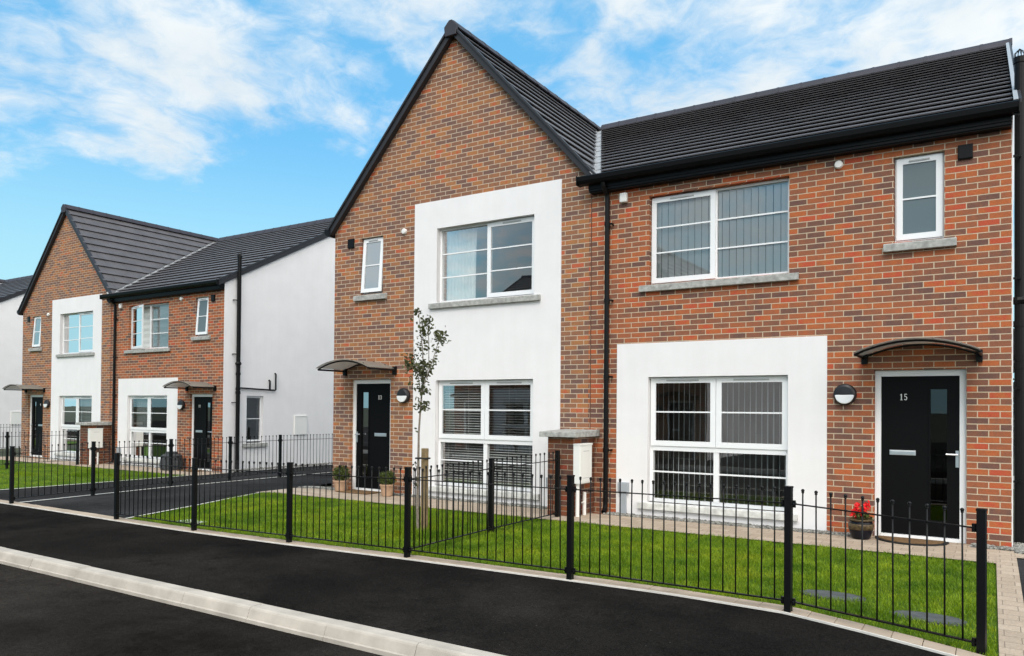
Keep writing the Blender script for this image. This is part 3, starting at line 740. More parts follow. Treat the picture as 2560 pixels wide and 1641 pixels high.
# ------------------------------------------------------------------ ground heights
PF = [(-80,-.28),(-20,-.2),(-14.6,-.166),(-11.25,-.155),(-9.4,-.152),(-7.5,-.128),(-5.6,-.092),(-3.58,-.067),(-1.56,-.035),(-.25,-.055),(1.5,-.08),(40,-.15)]
PH = [(-80,-.30),(-35,-.245),(-17.4,-.200),(-14.6,-.128),(-12.4,-.07),(-11.2,-.004),(-10.8,-.003),(.4,-.003),(3,-.04),(40,-.08)]
EDGE = [(-80,-3.98),(-14.9,-4.0),(-11.1,-4.07),(-3.6,-4.06),(-2.6,-4.09),(-1.58,-4.22),(-.95,-4.42),(-.4,-4.64),(.2,-4.93),(1.0,-5.35),(3,-5.35),(40,-5.35)]
KY = -6.02; KZ = -.150
def E_(x): return lerp(EDGE, x)
def G(x, y):
    if y < E_(x):
        t = min(1, (E_(x)-y)/(E_(x)-KY)); return lerp(PF, x)*(1-t)+(KZ-.004)*t
    t = min(1, max(0, (-y-1.15)/2.85)); return lerp(PH, x)*(1-t)+lerp(PF, x)*t
def sheet(name, mat, polyf, xs, n, dz, label=None):
    """strip sheet: for each x in xs a column from y0(x) to y1(x), n rows, following the ground"""
    mb = MB(); vs = []; fs = []
    for x in xs:
        y0, y1 = polyf(x)
        for j in range(n+1):
            y = y0+(y1-y0)*j/n; vs.append((x, y, G(x, y)+dz))
    for i in range(len(xs)-1):
        for j in range(n):
            a = i*(n+1)+j; fs.append((a, a+n+1, a+n+2, a+1))
    mb.add(vs, fs); o = mb.build(name, mat, normals=False); return tag(o, kind='structure')
def rng(a, b, st):
    n = max(1, int(math.ceil((b-a)/st))); return [a+(b-a)*i/n for i in range(n+1)]
g = MB(); g.poly([(-900,-900,-.62),(900,-900,-.62),(900,900,-.62),(-900,900,-.62)]); tag(g.build('ground', 'far_ground'), kind='structure')
XS = rng(-80, -12, 2)+rng(-12, 3, .25)[1:]+rng(3, 40, 3)[1:]
sheet('back_ground', 'far_ground', lambda x: (-4.0, 60), rng(-80, 40, 1.5), 60, -.060)
r = MB(); r.poly([(-80,-11.9,-.285),(40,-11.9,-.285),(40,-6.1,-.275),(-80,-6.1,-.275)]); tag(r.build('road', 'asphalt_road'), kind='structure')
sheet('pavement', 'asphalt_path', lambda x: (KY, E_(x)+.03), XS, 10, 0)
op = MB(); op.poly([(-80,-14.4,-.16),(40,-14.4,-.16),(40,-12.02,-.16),(-80,-12.02,-.16)]); tag(op.build('far_pavement', 'asphalt_path'), kind='structure')
fg = MB(); fg.poly([(-80,-40,-.2),(40,-40,-.2),(40,-14.4,-.18),(-80,-14.4,-.18)]); tag(fg.build('far_forecourt', 'asphalt_drive'), kind='structure')
# kerb stones (half battered) with open joints
def kerb_run(name, y0, sgn, x0, x1, phase):
    mb = MB(); x = x0+phase
    while x < x1:
        a, b = x+.0022, x+.915-.0022; j = random.uniform(-.003, .003); jy = random.uniform(-.003, .003)
        prof = [(0, -.45), (0, KZ), (-.118, KZ+.002), (-.134, KZ-.006), (-.142, KZ-.018), (-.166, KZ-.086), (-.177, KZ-.094), (-.180, -.45)]
        mb.prism([(y0+sgn*p[0]+jy, p[1]+(j if p[1] > -.4 else 0)) for p in prof], 'x', a, b); x += .915
    kb = mb.build(name, 'kerb'); tag(kb, kind='structure')
    mo = MB(); mo.box(x0, x1, y0-.118 if sgn > 0 else y0+.006, y0-.006 if sgn > 0 else y0+.118, -.45, KZ-.10); return kb
kerb_run('kerb', KY, 1, -60, 30, .47)
kerb_run('far_kerb', -12.02, -1, -60, 30, .2)
# edging setts between pavement and gardens
e = MB(); x = -60.0
while x < 2.0:
    L_ = .20; x2 = x+L_
    if x > -16:
        xa, xb = x+.0018, x2-.0018; j = random.uniform(-.002, .003)
        ya, yb = E_(xa), E_(xb); za, zb = lerp(PF, xa)+.012+j, lerp(PF, xb)+.012+j
        w = .185
        e.add([(xa,ya,za-.12),(xb,yb,zb-.12),(xb,yb+w,zb-.12),(xa,ya+w,za-.12),(xa,ya+.008,za),(xb,yb+.008,zb),(xb,yb+w,zb),(xa,ya+w,za)], [(0,3,2,1),(4,5,6,7),(0,1,5,4),(1,2,6,5),(2,3,7,6),(3,0,4,7)])
    x = x2
e.box(-60, -16.0, -3.98, -3.85, -.5, -.165)
tag(e.build('edging', 'edging', bevel=.004), kind='structure')
hl = MB(); hx = rng(-16, 2, .3)
for xa, xb in zip(hx, hx[1:]):
    ya, yb, za, zb = E_(xa), E_(xb), lerp(PF, xa)+.0125, lerp(PF, xb)+.0125
    hl.add([(xa,ya-.020,za-.1),(xb,yb-.020,zb-.1),(xb,yb-.002,zb-.1),(xa,ya-.002,za-.1),(xa,ya-.020,za),(xb,yb-.020,zb),(xb,yb-.002,zb),(xa,ya-.002,za)], [(4,5,6,7),(0,1,5,4),(2,3,7,6)])
tag(hl.build('edging_haunch', 'concrete_pale'), kind='structure')
sheet('bed_soil', 'earth', lambda x: (E_(x)+.15, E_(x)+.225), rng(-11.3, -.17, .3), 2, .002)
LB = [(-4.0,-11.22),(-2.62,-11.31),(-1.1,-11.55),(-.34,-11.75),(1.2,-12.0),(60,-12.0)]
def lb(y): return lerp(LB, y)
def strip_y(name, mat, ys, fx0, fx1, dz, n=6):
    mb = MB(); vs = []; fs = []
    for y in ys:
        a, b = fx0(y), fx1(y)
        for j in range(n+1): x = a+(b-a)*j/n; vs.append((x, y, G(x, y)+dz))
    for i in range(len(ys)-1):
        for j in range(n): a = i*(n+1)+j; fs.append((a, a+1, a+n+2, a+n+1))
    mb.add(vs, fs); return tag(mb.build(name, mat, normals=False), kind='structure')
YS = rng(-3.90, 40, .5)
strip_y('driveway', 'asphalt_drive', YS, lambda y: -17.25, lambda y: lb(y)-.03, -.006, 12)
strip_y('driveway_edging', 'concrete_pale', YS, lambda y: -14.66+.0*y, lambda y: -14.57, .004, 1)
strip_y('driveway_edging', 'concrete_pale', rng(-3.9, 2.0, .5), lambda y: -17.30, lambda y: -17.22, .006, 1)
strip_y('driveway_edging', 'concrete_pale', rng(-3.9, -1.05, .3), lambda y: lb(y)-.04, lambda y: lb(y)+.02, .004, 1)
strip_y('driveway', 'asphalt_drive', rng(-5.3, -.70, .4), lambda y: .03, lambda y: 6, .002, 3)
strip_y('driveway', 'asphalt_drive', rng(-.70, 40, 1), lambda y: .55, lambda y: 6, .002, 3)
strip_y('driveway_edging', 'paver', rng(-4.55, -.64, .2), lambda y: -.155, lambda y: .03, .010, 2)
# paved paths
sheet('path', 'paver', lambda x: (-1.13, -.195 if not(-1.50 < x < -.40) and not(-10.46 < x < -9.36) else .06), sorted(rng(-11.7, .02, .2)+[-1.499,-1.501,-.399,-.401,-10.459,-10.461,-9.359,-9.361]), 5, .006)
sheet('path', 'paver', lambda x: (1.35, 2.32), rng(-28.6, -17.0, .5), 3, .006)
sheet('path', 'paver', lambda x: (-.66, -.34), rng(.021, .6, .2), 2, .008)
# lawn beds
sheet('lawn', 'soil_ground', lambda x: (E_(x)+.12, -1.12), rng(-11.55, -.155, .3), 10, -.012)
sheet('lawn', 'soil_ground', lambda x: (-3.86, 1.36), rng(-31.5, -17.30, .6), 10, -.004)
sheet('lawn', 'soil_ground', lambda x: (-3.86, 6), rng(-60, -36, 2), 10, -.004)

# gravel against the walls (uncountable small stones)
def stones(n, regions, seed):
    rd = random.Random(seed); mb = MB(); ico = []
    t = (1+5**.5)/2
    base = [(-1,t,0),(1,t,0),(-1,-t,0),(1,-t,0),(0,-1,t),(0,1,t),(0,-1,-t),(0,1,-t),(t,0,-1),(t,0,1),(-t,0,-1),(-t,0,1)]
    F = [(0,11,5),(0,5,1),(0,1,7),(0,7,10),(0,10,11),(1,5,9),(5,11,4),(11,10,2),(10,7,6),(7,1,8),(3,9,4),(3,4,2),(3,2,6),(3,6,8),(3,8,9),(4,9,5),(2,4,11),(6,2,10),(8,6,7),(9,8,1)]
    areas = [max(.01, (r[1]-r[0])*(r[3]-r[2])) for r in regions]; tot = sum(areas)
    for r, a in zip(regions, areas):
        for _ in range(int(n*a/tot)):
            x, y = rd.uniform(r[0], r[1]), rd.uniform(r[2], r[3]); s = rd.uniform(.012, .027)
            R = Matrix.Rotation(rd.uniform(0, 6), 3, 'Z') @ Matrix.Rotation(rd.uniform(-.5, .5), 3, 'X'); sx, sy, sz = rd.uniform(.7, 1.4), rd.uniform(.6, 1), rd.uniform(.4, .8)
            z = (r[4] if len(r) > 4 else G(x, y))+rd.uniform(.0, .022)
            mb.add([tuple(R @ V((b[0]*s*sx/1.9, b[1]*s*sy/1.9, b[2]*s*sz/1.9)) + V((x, y, z))) for b in base], F)
    return mb
gr = stones(7600, [(-5.05,-1.50,-.205,-.015),(-.40,.02,-.20,-.01),(.03,.55,-.36,.6),(-8.95,-5.75,-.205,-.015),(-9.35,-8.9,-.12,-.01),(-11.35,-10.47,-.20,-.01),(-11.6,-10.9,-.20,.0)], 3)
tag(gr.build('gravel', 'stone'), kind='stuff')
gr = stones(1500, [(-17.35,-17.0,2.5,9.0,-.16),(-28.2,-17.5,2.33,2.45,-.195)], 5)
tag(gr.build('gravel', 'stone'), kind='stuff')

# ------------------------------------------------------------------ grass
def grass(areas, seed):
    rd = random.Random(seed); vs = []; fs = []
    for (n, x0, x1, fy0, fy1, h0, h1, ok) in areas:
        c = 0
        while c < n:
            x = rd.uniform(x0, x1); y = rd.uniform(fy0(x), fy1(x)); c += 1
            if not ok(x, y): continue
            cl = .5+.5*math.sin(x*5.1+1.7*math.sin(y*3.3))*math.sin(y*4.3+x*1.1)
            h = rd.uniform(h0, h1)*(.75+.5*cl); a = rd.uniform(0, 2*PI); w = rd.uniform(.0022, .0042)
            ln = rd.uniform(.15, .75)*h; b = rd.uniform(0, 2*PI); z = G(x, y)-.012
            dx, dy = math.cos(a)*w, math.sin(a)*w; lx, ly = math.cos(b)*ln, math.sin(b)*ln
            i = len(vs)
            vs += [(x-dx,y-dy,z),(x+dx,y+dy,z),(x+lx*.35+dx*.8,y+ly*.35+dy*.8,z+h*.6),(x+lx*.35-dx*.8,y+ly*.35-dy*.8,z+h*.6),(x+lx,y+ly,z+h)]
            fs += [(i,i+1,i+2,i+3),(i+3,i+2,i+4)]
    me = bpy.data.meshes.new('grass'); me.from_pydata(vs, [], fs); me.materials.append(M['grass'])
    o = bpy.data.objects.new('grass', me); COL.objects.link(o); return tag(o, kind='stuff')
MH = [(-1.36, -3.40, .24, .13), (-.62, -3.68, .24, .13)]
def not_cover(x, y): return all(((x-a)/b)**2+((y-c)/d)**2 > 1 for a, c, b, d in MH)
FRONT = lambda x: E_(x)+.200
grass([(62000, -5.5, -.17, FRONT, lambda x: -1.135, .024, .048, not_cover),
       (46000, -11.45, -5.5, FRONT, lambda x: -1.135, .024, .048, lambda x, y: x > lb(y)+.03),
       (3500, -7.1, -5.75, lambda x: -3.1, lambda x: -2.2, .06, .12, lambda x, y: ((x+6.45)/.6)**2+((y+2.7)/.4)**2 < 1),
       (1200, -11.2, -.2, lambda x: E_(x)+.165, lambda x: E_(x)+.215, .015, .045, not_cover)], 11)
g9 = grass([(26000, -24.5, -17.32, lambda x: -3.8, lambda x: 1.35, .03, .055, lambda x, y: True)]+
      [(350, cx-.35, cx+.35, lambda x, c=cy: c-.12, lambda x, c=cy: c+.12, .08, .15, lambda x, y: True) for cx, cy in ((-20.6,-.9),(-19.3,-.3),(-18.4,.2),(-19.9,.4),(-18.0,.7))], 12)

# ------------------------------------------------------------------ railings
BARM = None
def bar_mesh():
    mb = MB(); mb.tube([(0,0,.09), (0,0,.965)], .0062, 7); mb.ball((0,0,.978), .0135, 8); mb.lathe((0,0,.955), [(.0062,0),(.011,.006),(.011,.012),(.0062,.016)], 7)
    me = bpy.data.meshes.new('bar'); me.from_pydata(mb.v, [], mb.f); me.materials.append(M['black_metal'])
    for p in me.polygons: p.use_smooth = True
    return me
def post_mesh():
    mb = MB(); w = .026; mb.box(-w, w, -w, w, -.25, .985); mb.box(-w-.003, w+.003, -w-.003, w+.003, .9852, 1.0)
    me = bpy.data.meshes.new('post'); me.from_pydata(mb.v, [], mb.f); me.materials.append(M['black_metal']); return me
BARM = bar_mesh(); POSTM = post_mesh()
def railing(pts, label, group, posts=None, spacing=.107, H=1.0):
    """pts: (x,y,z base); one thing with posts and panels, each panel with its bars"""
    t = thing('railing', pts[0], label, 'railing', group)
    O = V(pts[0])
    for i, p in enumerate(pts):
        if posts and i not in posts: continue
        o = bpy.data.objects.new('post', POSTM); COL.objects.link(o); o.parent = t; o.location = V(p)-O
        q = V(pts[min(i+1, len(pts)-1)])-V(pts[max(i-1, 0)]); o.rotation_euler[2] = math.atan2(q.y, q.x); o.scale = (1, 1, H)
    for a, b in zip(pts, pts[1:]):
        a, b = V(a), V(b); d = (b-a); L = math.hypot(d.x, d.y); u = d/L
        n = V((-u.y, u.x, 0)); p = None
        for z, hw, hh in ((.095*H, .016, .005), (.865*H, .011, .0045)):
            mb = MB(); q = []
            for e in (a+u*.028, b-u*.028):
                for s1, s2 in ((-1,-1),(1,-1),(1,1),(-1,1)): q.append(e+n*(s1*hw)+V((0,0,z+s2*hh)))
            mb.add(q, [(0,1,2,3),(7,6,5,4),(0,4,5,1),(1,5,6,2),(2,6,7,3),(3,7,4,0)])
            for e in (a+u*.045, b-u*.045):
                mb.tube([e-n*.0+V((0,0,z-.028)), e+V((0,0,z+.028))], .014, 7)
                mb.tube([e-n*.03+V((0,0,z)), e+n*.03+V((0,0,z))], .010, 6)
            p = mb.build('rail', 'black_metal', t)
        k = max(1, int(round(L/spacing))-1); c0 = a
        for j in range(k):
            e = a+d*((j+1)/(k+1)); o = bpy.data.objects.new('bar', BARM); COL.objects.link(o); o.parent = p; o.location = e-O
            o.scale = (1, 1, H); o.rotation_euler = (random.uniform(-.006, .006), random.uniform(-.008, .008), 0)
    return t
GRP = 'black bow top railings of the front gardens'
FP = {'273': (-11.251,-4.012,-.154), '455': (-9.393,-4.007,-.152), '678': (-7.529,-3.99,-.127), '955': (-5.613,-4.022,-.09), '1337': (-3.582,-4.053,-.067), '1845': (-1.557,-4.20,-.035), '2303': (-.254,-4.45,-.085)}
railing([FP['273'], FP['455'], FP['678'], FP['955']], 'black railing of three panels along the pavement before the garden with the sapling', GRP, posts=(0,1,2))
railing([FP['955'], FP['1337'], FP['1845'], FP['2303']], 'black railing along the pavement before door 15, nearest to the viewer', GRP)
railing([FP['955'], (-5.66,-2.30,-.085), (-5.50,-.83,-.04)], 'black railing across the grass dividing the gardens of doors 13 and 15', GRP, posts=(1,2))
railing([(-14.49,-3.986,-.163), (-14.55,-2.55,-.130), (-14.68,-.86,-.137), (-14.68,.60,-.124), (-14.60,1.95,-.115), (-14.6,3.75,-.12), (-14.6,5.6,-.12)], 'long black railing down the middle of the asphalt drive between doors 11 and 13', GRP)
railing([(-22.95,-2.2,-.18), (-22.95,-.28,-.165), (-22.95,1.62,-.16)], 'black railing on the far lawn dividing the gardens of doors 9 and 11', GRP, H=.97)
railing([(-32,1.2,-.20), (-32,3.0,-.19), (-32,4.8,-.19), (-32,6.6,-.19)], 'farthest black railing at the left edge beside the white wall', GRP)

# ------------------------------------------------------------------ small things
def disc(x, y, z, rx, ry, h, n=28, wob=.04, seed=1):
    rd = random.Random(seed); pts = [(x+rx*(1+rd.uniform(-wob, wob))*math.cos(2*PI*i/n), y+ry*(1+rd.uniform(-wob, wob))*math.sin(2*PI*i/n)) for i in range(n)]
    return MB().prism(pts, 'z', z, z+h)
o = disc(*MH[0][:2], G(*MH[0][:2])-.05, .27, .15, .052, seed=3).build('stepping_stone', 'slate', O=V((*MH[0][:2], G(*MH[0][:2])))); tag(o, 'flat grey oval slab in the grass, behind the tall middle post', 'stepping stone', 'grey slabs in the lawn')
o = disc(*MH[1][:2], G(*MH[1][:2])-.05, .27, .15, .052, seed=9).build('stepping_stone', 'slate', O=V((*MH[1][:2], G(*MH[1][:2])))); tag(o, 'flat grey oval slab in the grass, nearest to the right hand end post', 'stepping stone', 'grey slabs in the lawn')
o = MB().box(-10.35, -9.90, -3.62, -3.30, -.17, -.135).build('inspection_cover', 'sill_pale', O=V((-10.1,-3.45,-.15))); tag(o, 'pale concrete slab in the corner of the lawn beside the drive', 'inspection cover')
# door mats
pts = [(-1.02+.40*math.cos(a), -.06-.43*math.sin(a)*.95) for a in [PI*i/20 for i in range(21)]]
t = thing('door_mat', (-1.0, -.2, 0), 'half round coir mat with dark rim at door 15', 'door mat', 'door mats')
MB().prism(pts, 'z', .005, .022).build('mat_base', 'rubber', t)
MB().prism([(-1.02+.365*math.cos(a), -.075-.39*math.sin(a)*.95) for a in [PI*i/20 for i in range(21)]], 'z', .0225, .03).build('mat_pile', 'mat_coir', t)
o = MB().box(-10.33, -9.60, -.42, -.03, .006, .026).build('door_mat', 'mat_coir', O=V((-9.95,-.2,0)), bevel=.006); tag(o, 'brown rectangular coir mat between two clay pots at door 13', 'door mat', 'door mats')
o = MB().box(-1.35, -.6, -.44, -.04, .0, .018).build('door_mat', 'mat_coir', O=V((-.98,-.2,0)), bevel=.006); place(o, 2); tag(o, 'thin brown mat on the step of door 11', 'door mat', 'door mats')
# leaf clumps
def leaves(mb, pts, size, rd, n, spread, up=.4):
    for _ in range(n):
        c = V(rd.choice(pts)) + V((rd.gauss(0, spread), rd.gauss(0, spread), rd.gauss(0, spread)))
        s = rd.uniform(.6, 1.2)*size; d = V((rd.gauss(0, 1), rd.gauss(0, 1), rd.gauss(0, .7)+up)).normalized(); a = d.orthogonal().normalized(); a.rotate(Matrix.Rotation(rd.uniform(0, 6.28), 3, d)); b = d.cross(a)
        mb.add([c-a*s, c-a*s*.2+b*s*.55, c+a*s*.5+b*s*.38, c+a*s*1.1, c+a*s*.5-b*s*.38+d*s*.1, c-a*s*.2-b*s*.55+d*s*.1], [(0,1,2,3),(0,3,4,5)])
def topiary(x, y, label, s=1.0):
    rd = random.Random(int(x*100)); t = thing('potted_plant', (x, y, 0), label, 'potted plant', 'round box balls in clay pots')
    p = MB(); p.lathe((x,y,.007), [(.10*s,0),(.105*s,.01),(.128*s,.17),(.14*s,.175),(.142*s,.205),(.13*s,.208),(.122*s,.19)], 24); p.build('pot', 'terracotta', t, smooth=False)
    MB().lathe((x,y,.185), [(.12*s,0),(.12*s,.008),(.01,.012)], 18).build('soil', 'soil', t)
    f = MB(); pts = []
    for _ in range(240):
        d = V((rd.gauss(0,1), rd.gauss(0,1), rd.gauss(0,1))).normalized()*rd.uniform(.55, 1.06); pts.append((x+d.x*.16*s, y+d.y*.16*s, .335*s+d.z*.135*s))
    leaves(f, pts, .014, rd, 2600, .012); f.build('foliage', 'leaf_topiary', t, normals=False)
    st = MB(); st.tube([(x,y,.18),(x+.01,y,.27),(x,y,.36)], [.012,.01,.005], 6); st.build('stem', 'bark', t)
topiary(-10.34, -.30, 'clay pot with round clipped bush at the left of the mat of door 13')
topiary(-9.18, -.34, 'clay pot with round clipped bush at the right of the mat of door 13', .93)
x, y = -1.55, -.30; rd = random.Random(4)
t = thing('potted_plant', (x, y, 0), 'dark glazed pot of red flowers beside door 15', 'potted plant')
MB().lathe((x,y,.007), [(.095,0),(.105,.01),(.135,.10),(.142,.17),(.128,.20),(.128,.215)], 28).build('pot', 'glaze', t, smooth=True)
MB().lathe((x,y,.122), [(.1425,0),(.1455,.045),(.1455,.06),(.142,.07)], 28).build('glaze_band', 'glaze_rim', t, smooth=True)
MB().lathe((x,y,.2225), [(.128,0),(.150,.012),(.152,.024),(.135,.026),(.12,.008)], 28).build('pot_rim', 'glaze_rim', t, smooth=True)
MB().lathe((x,y,.218), [(.119,0),(.119,.006),(.01,.01)], 18).build('soil', 'soil', t)
f = MB(); leaves(f, [(x+rd.gauss(0,.05), y+rd.gauss(0,.05), .29+rd.gauss(0,.03)) for _ in range(50)], .022, rd, 170, .012); f.build('foliage', 'leaf_topiary', t, normals=False)
for k in range(11):
    cx, cy, cz = x+rd.uniform(-.11,.10), y+rd.uniform(-.08,.06), .345+rd.uniform(-.05,.075); fl = MB()
    leaves(fl, [(cx,cy,cz)], .026, rd, 16, .016, .8); fl.build('flower', 'petal', t, normals=False)
st = MB()
for k in range(7): st.tube([(x+rd.uniform(-.03,.03), y, .22), (x+rd.uniform(-.08,.08), y+rd.uniform(-.05,.05), .36)], .004, 5)
st.build('stem', 'leaf_topiary', t)
# wicker basket at door 11 : stacked woven rings
t = thing('basket', (-1.72, -.34, 0), 'round dark woven basket with raised lid beside door 11', 'basket')
b = MB()
for k in range(9):
    rr = .255+.02*math.sin(k*.5); n = 30
    b.tube([(-1.72+rr*math.cos(2*PI*i/n)*(1+.03*(-1)**i), -.34+rr*math.sin(2*PI*i/n)*(1+.03*(-1)**i), .03+k*.040) for i in range(n+1)], .024, 6, False)
b.lathe((-1.72,-.34,.0), [(.24,0),(.245,.2),(.245,.36),(.1,.37)], 24); b.build('basket_body', 'wicker', t)
MB().lathe((-1.72,-.34,.375), [(.27,0),(.272,.02),(.20,.055),(.16,.06),(.155,.115),(.15,.12)], 26).build('basket_lid', 'wicker', t)
place(t, 2)
# sapling and stake
t = thing('sapling', (-6.52, -2.73, -.05), 'thin young tree with sparse leaves on the lawn before door 13', 'tree')
rd = random.Random(21); Y = -2.73
trunk = [(-6.52,Y,-.10),(-6.545,Y+.01,.35),(-6.525,Y,.85),(-6.515,Y-.01,1.23),(-6.50,Y,1.54),(-6.465,Y+.01,1.95),(-6.47,Y,2.30),(-6.52,Y,2.62),(-6.55,Y,2.83)]
tm = MB(); tm.tube(trunk, [.021,.018,.016,.013,.0115,.009,.007,.005,.003], 8)
br = [[(-6.46,Y,1.76),(-6.40,Y-.05,1.87),(-6.29,Y-.04,2.13),(-6.225,Y,2.38),(-6.17,Y+.02,2.56)],
      [(-6.485,Y,1.72),(-6.58,Y+.05,1.95),(-6.63,Y+.03,2.12),(-6.72,Y,2.24)],
      [(-6.475,Y,1.85),(-6.43,Y+.08,2.10),(-6.42,Y+.06,2.45),(-6.40,Y,2.70)],
      [(-6.47,Y,1.95),(-6.53,Y-.10,2.15),(-6.52,Y-.12,2.35)],
      [(-6.50,Y,1.50),(-6.45,Y-.06,1.58),(-6.38,Y-.06,1.60)], [(-6.52,Y,1.23),(-6.58,Y,1.26)], [(-6.54,Y,.75),(-6.59,Y,.84)]]
for b_ in br: tm.tube(b_, [.007]+[.005]*(len(b_)-2)+[.002], 6)
tm.build('trunk', 'bark', t)
lf = MB()
cl = [((-6.45,Y,2.60),.075,95),((-6.40,Y,2.68),.05,45),((-6.56,Y,2.82),.035,26),((-6.47,Y,2.48),.06,45),((-6.47,Y,2.33),.05,22),((-6.55,Y,2.42),.04,12),
      ((-6.19,Y,2.48),.065,70),((-6.14,Y,2.42),.05,26),((-6.24,Y,2.30),.05,18),((-6.30,Y,2.15),.05,22),((-6.33,Y,2.05),.03,8),
      ((-6.47,Y,2.10),.08,90),((-6.45,Y,1.95),.075,80),((-6.52,Y,2.02),.07,60),((-6.68,Y,2.20),.065,80),((-6.72,Y,2.10),.05,30),((-6.60,Y,2.10),.06,45),((-6.65,Y,1.86),.04,10),
      ((-6.50,Y,1.80),.07,60),((-6.42,Y,1.80),.05,22),((-6.49,Y,1.62),.06,48),((-6.40,Y,1.58),.05,26),((-6.53,Y,1.56),.04,18),((-6.57,Y,1.27),.025,5),((-6.58,Y,.83),.025,6),((-6.56,Y,.55),.03,14),((-6.55,Y,.62),.03,10)]
for c, s, n in cl: leaves(lf, [c], .027, rd, int(n*.85), s*.70, .5)
lf.build('crown', 'leaf_sapling', t, normals=False)
o = MB().prism([(-6.505,-2.70),(-6.425,-2.70),(-6.425,-2.64),(-6.505,-2.64)], 'z', -.35, 1.03).build('tree_stake', 'wood', O=V((-6.46,-2.67,0)), bevel=.006); tag(o, 'square wooden stake beside the trunk of the young tree', 'stake')
o = MB().tube([(-6.555,-2.75,.90),(-6.49,-2.765,.905),(-6.415,-2.71,.90),(-6.415,-2.63,.90),(-6.50,-2.625,.90),(-6.56,-2.71,.90),(-6.555,-2.75,.90)], .012, 6).build('tree_tie', 'rubber', O=V((-6.5,-2.7,.9))); tag(o, 'black rubber strap tying the young tree to its stake', 'tie')
# dark conifer beyond the right hand side wall
t = thing('conifer_tree', (2.2, 27, -.3), 'dark conifer at the right edge, seen past the corner of the house with door 15', 'tree')
MB().tube([(2.2,27,-.4),(2.2,27,9.5)], [.22,.03], 8).build('trunk', 'bark', t)
lf = MB(); rd = random.Random(9); pts = []
for _ in range(900):
    z = rd.uniform(.3, 10.6); r0 = 1.9*(1-z/11.2)**.6; a = rd.uniform(0, 6.28); q = r0*math.sqrt(rd.uniform(.25, 1)); pts.append((2.2+q*math.cos(a), 27+q*math.sin(a), z))
leaves(lf, pts, .15, rd, 9000, .12); lf.build('crown', 'leaf_conifer', t, normals=False)

# ------------------------------------------------------------------ world, sun, camera
SUN_EL, SUN_AZ = math.radians(46), math.radians(166)     # azimuth measured clockwise from +Y
w = bpy.data.worlds.new('World'); S.world = w; w.use_nodes = True
nt = w.node_tree; nt.nodes.clear()
out = nt.nodes.new('ShaderNodeOutputWorld'); bg = nt.nodes.new('ShaderNodeBackground'); bg.inputs[1].default_value = .12
sky = nt.nodes.new('ShaderNodeTexSky'); sky.sky_type = 'NISHITA'; sky.sun_disc = False
sky.sun_elevation = SUN_EL; sky.sun_rotation = SUN_AZ; sky.air_density = 1.0; sky.dust_density = .6; sky.ozone_density = 1.5
tc = nt.nodes.new('ShaderNodeTexCoord'); sp = nt.nodes.new('ShaderNodeSeparateXYZ'); nt.links.new(tc.outputs['Generated'], sp.inputs[0])
zc = mth(nt, 'ADD', mth(nt, 'MAXIMUM', sp.outputs[2], 0.0), .22)
cb = nt.nodes.new('ShaderNodeCombineXYZ')
nt.links.new(mth(nt, 'DIVIDE', sp.outputs[0], zc), cb.inputs[0]); nt.links.new(mth(nt, 'DIVIDE', sp.outputs[1], zc), cb.inputs[1])
cb.inputs[2].default_value = 12.4
wv = nd(nt, 'ShaderNodeVectorMath', operation='MULTIPLY_ADD'); wv.inputs[1].default_value = (.35, .35, .35)
nt.links.new(noise(nt, 1.6, 4, .6, cb.outputs[0], 'Color'), wv.inputs[0]); nt.links.new(cb.outputs[0], wv.inputs[2])
n1 = noise(nt, 2.3, 10, .60, wv.outputs[0]); n2 = noise(nt, 8.5, 8, .62, wv.outputs[0])
def blob(d, c0, c1, amp):
    d = V(d).normalized(); q = nt.nodes.new('ShaderNodeVectorMath'); q.operation = 'DOT_PRODUCT'; q.inputs[1].default_value = d; nt.links.new(tc.outputs['Generated'], q.inputs[0])
    mr = nd(nt, 'ShaderNodeMapRange', interpolation_type='SMOOTHSTEP'); mr.inputs[1].default_value = math.cos(math.radians(c0)); mr.inputs[2].default_value = math.cos(math.radians(c1)); mr.inputs[3].default_value = 0; mr.inputs[4].default_value = amp
    nt.links.new(q.outputs['Value'], mr.inputs[0]); return mr.outputs[0]
CLOUDS = []
CLOUDS = [((-.82,.47,.335), 11, 2, .20), ((-.775,.54,.325), 8, 2, .10), ((-.78,.58,.22), 10, 3, -.30), ((-.72,.56,.41), 14, 2, .10), ((-.62,.66,.43), 8, 1, .03), ((-.885,.38,.395), 4, 1, .10),
          ((-.38,.84,.42), 17, 3, .10), ((-.20,.90,.38), 22, 4, .14), ((-.02,.92,.38), 24, 4, .14), ((.4,.8,.45), 40, 5, .15),
          ((-.66,.69,.29), 11, 2, -.14), ((-.86,.44,.22), 10, 3, -.22), ((-.47,.76,.455), 7, 1, -.16), ((-.31,.86,.40), 6, 1, -.12), ((-.85,.33,.41), 6, 1, -.34), ((-.73,.66,.2), 10, 3, -.2),
          ((-.1,-.9,.30), 55, 10, .10), ((-.75,-.6,.25), 50, 10, .08)]
dens = mth(nt, 'ADD', mth(nt, 'MULTIPLY', n1, 1.75), mth(nt, 'MULTIPLY', n2, .85))
for c in CLOUDS: dens = mth(nt, 'ADD', dens, blob(*c))
lowz = nd(nt, 'ShaderNodeMapRange', interpolation_type='SMOOTHSTEP'); lowz.inputs[1].default_value = .30; lowz.inputs[2].default_value = .12; lowz.inputs[3].default_value = .62; lowz.inputs[4].default_value = .88
nt.links.new(sp.outputs[2], lowz.inputs[0])
dens = mth(nt, 'SUBTRACT', dens, lowz.outputs[0])
mr = nd(nt, 'ShaderNodeMapRange', interpolation_type='SMOOTHSTEP')
mr.inputs[1].default_value = .52; mr.inputs[2].default_value = 1.08; mr.inputs[3].default_value = 0; mr.inputs[4].default_value = 1
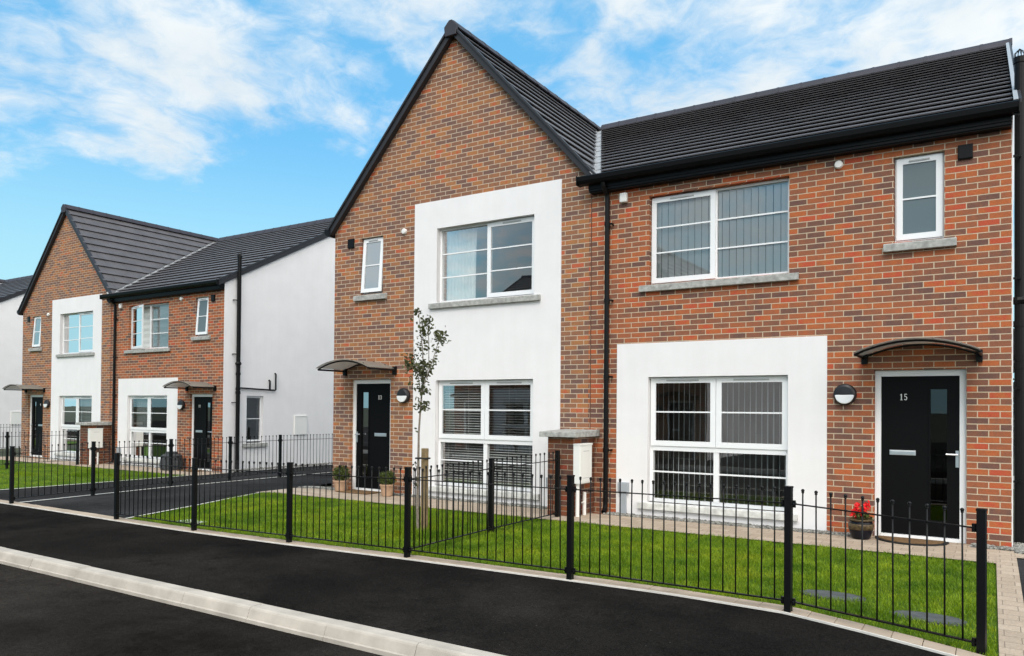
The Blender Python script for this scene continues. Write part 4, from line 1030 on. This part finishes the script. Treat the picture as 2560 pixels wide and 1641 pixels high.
nt.links.new(dens, mr.inputs[0]); mask = mr.outputs[0]
skyc = mixc(nt, 1.0, sky.outputs[0], (.75, 1.45, 1.75), 'MULTIPLY')
skyc = mixc(nt, .70, skyc, (1.75, 5.3, 8.6))
# pale veil towards the horizon
hz = nd(nt, 'ShaderNodeMapRange', interpolation_type='SMOOTHSTEP'); hz.inputs[1].default_value = .36; hz.inputs[2].default_value = .10; hz.inputs[3].default_value = 0; hz.inputs[4].default_value = .93
nt.links.new(sp.outputs[2], hz.inputs[0])
skyc = mixc(nt, hz.outputs[0], skyc, (4.3, 7.5, 8.4))
shade = ramp(nt, noise(nt, 2.6, 5, .6, cb.outputs[0]), [(.3, (6.4, 7.2, 7.8)), (.65, (8.3, 8.7, 8.8))])
final = mixc(nt, mask, skyc, shade)
# unseen bright cloud added overhead and to the right to light the walls
sky_fill = mth(nt, 'ADD', blob((.76, -.40, .54), 66, 26, 1.0), blob((.05, -.55, .83), 40, 12, .6), True)
final = mixc(nt, sky_fill, final, (23.0, 22.6, 21.8))
nt.links.new(final, bg.inputs[0]); nt.links.new(bg.outputs[0], out.inputs[0])
sl = bpy.data.lights.new('sun', 'SUN'); sl.energy = 1.2; sl.angle = math.radians(18); sl.color = (1.0, .965, .91)
so = bpy.data.objects.new('sun', sl); COL.objects.link(so)
sd = V((math.sin(SUN_AZ)*math.cos(SUN_EL), math.cos(SUN_AZ)*math.cos(SUN_EL), math.sin(SUN_EL)))
so.rotation_euler = (-sd).to_track_quat('-Z', 'Y').to_euler(); so.location = (0, -8, 30)

cam = bpy.data.cameras.new('camera'); co = bpy.data.objects.new('camera', cam); COL.objects.link(co); S.camera = co
cam.sensor_width = 36; cam.sensor_fit = 'HORIZONTAL'; cam.lens = 1896.667/2560*36; cam.shift_y = 177.07/2560
cam.clip_start = .05; cam.clip_end = 3000
Rv = V((.8453676, .5341172, .0085144)); Uv = V((-.0004815, -.0151771, .9998847)); Fv = V((-.5341848, .8452742, .0125731))
m = Matrix(((Rv.x, Uv.x, -Fv.x, -.199038), (Rv.y, Uv.y, -Fv.y, -10.464275), (Rv.z, Uv.z, -Fv.z, 1.562548), (0, 0, 0, 1)))
co.matrix_world = m
S.render.engine = 'CYCLES'
S.cycles.max_bounces = 8; S.cycles.transparent_max_bounces = 12; S.cycles.caustics_reflective = False; S.cycles.caustics_refractive = False
S.view_settings.view_transform = 'Standard'; S.view_settings.look = 'None'; S.view_settings.exposure = -.05; S.view_settings.gamma = 1
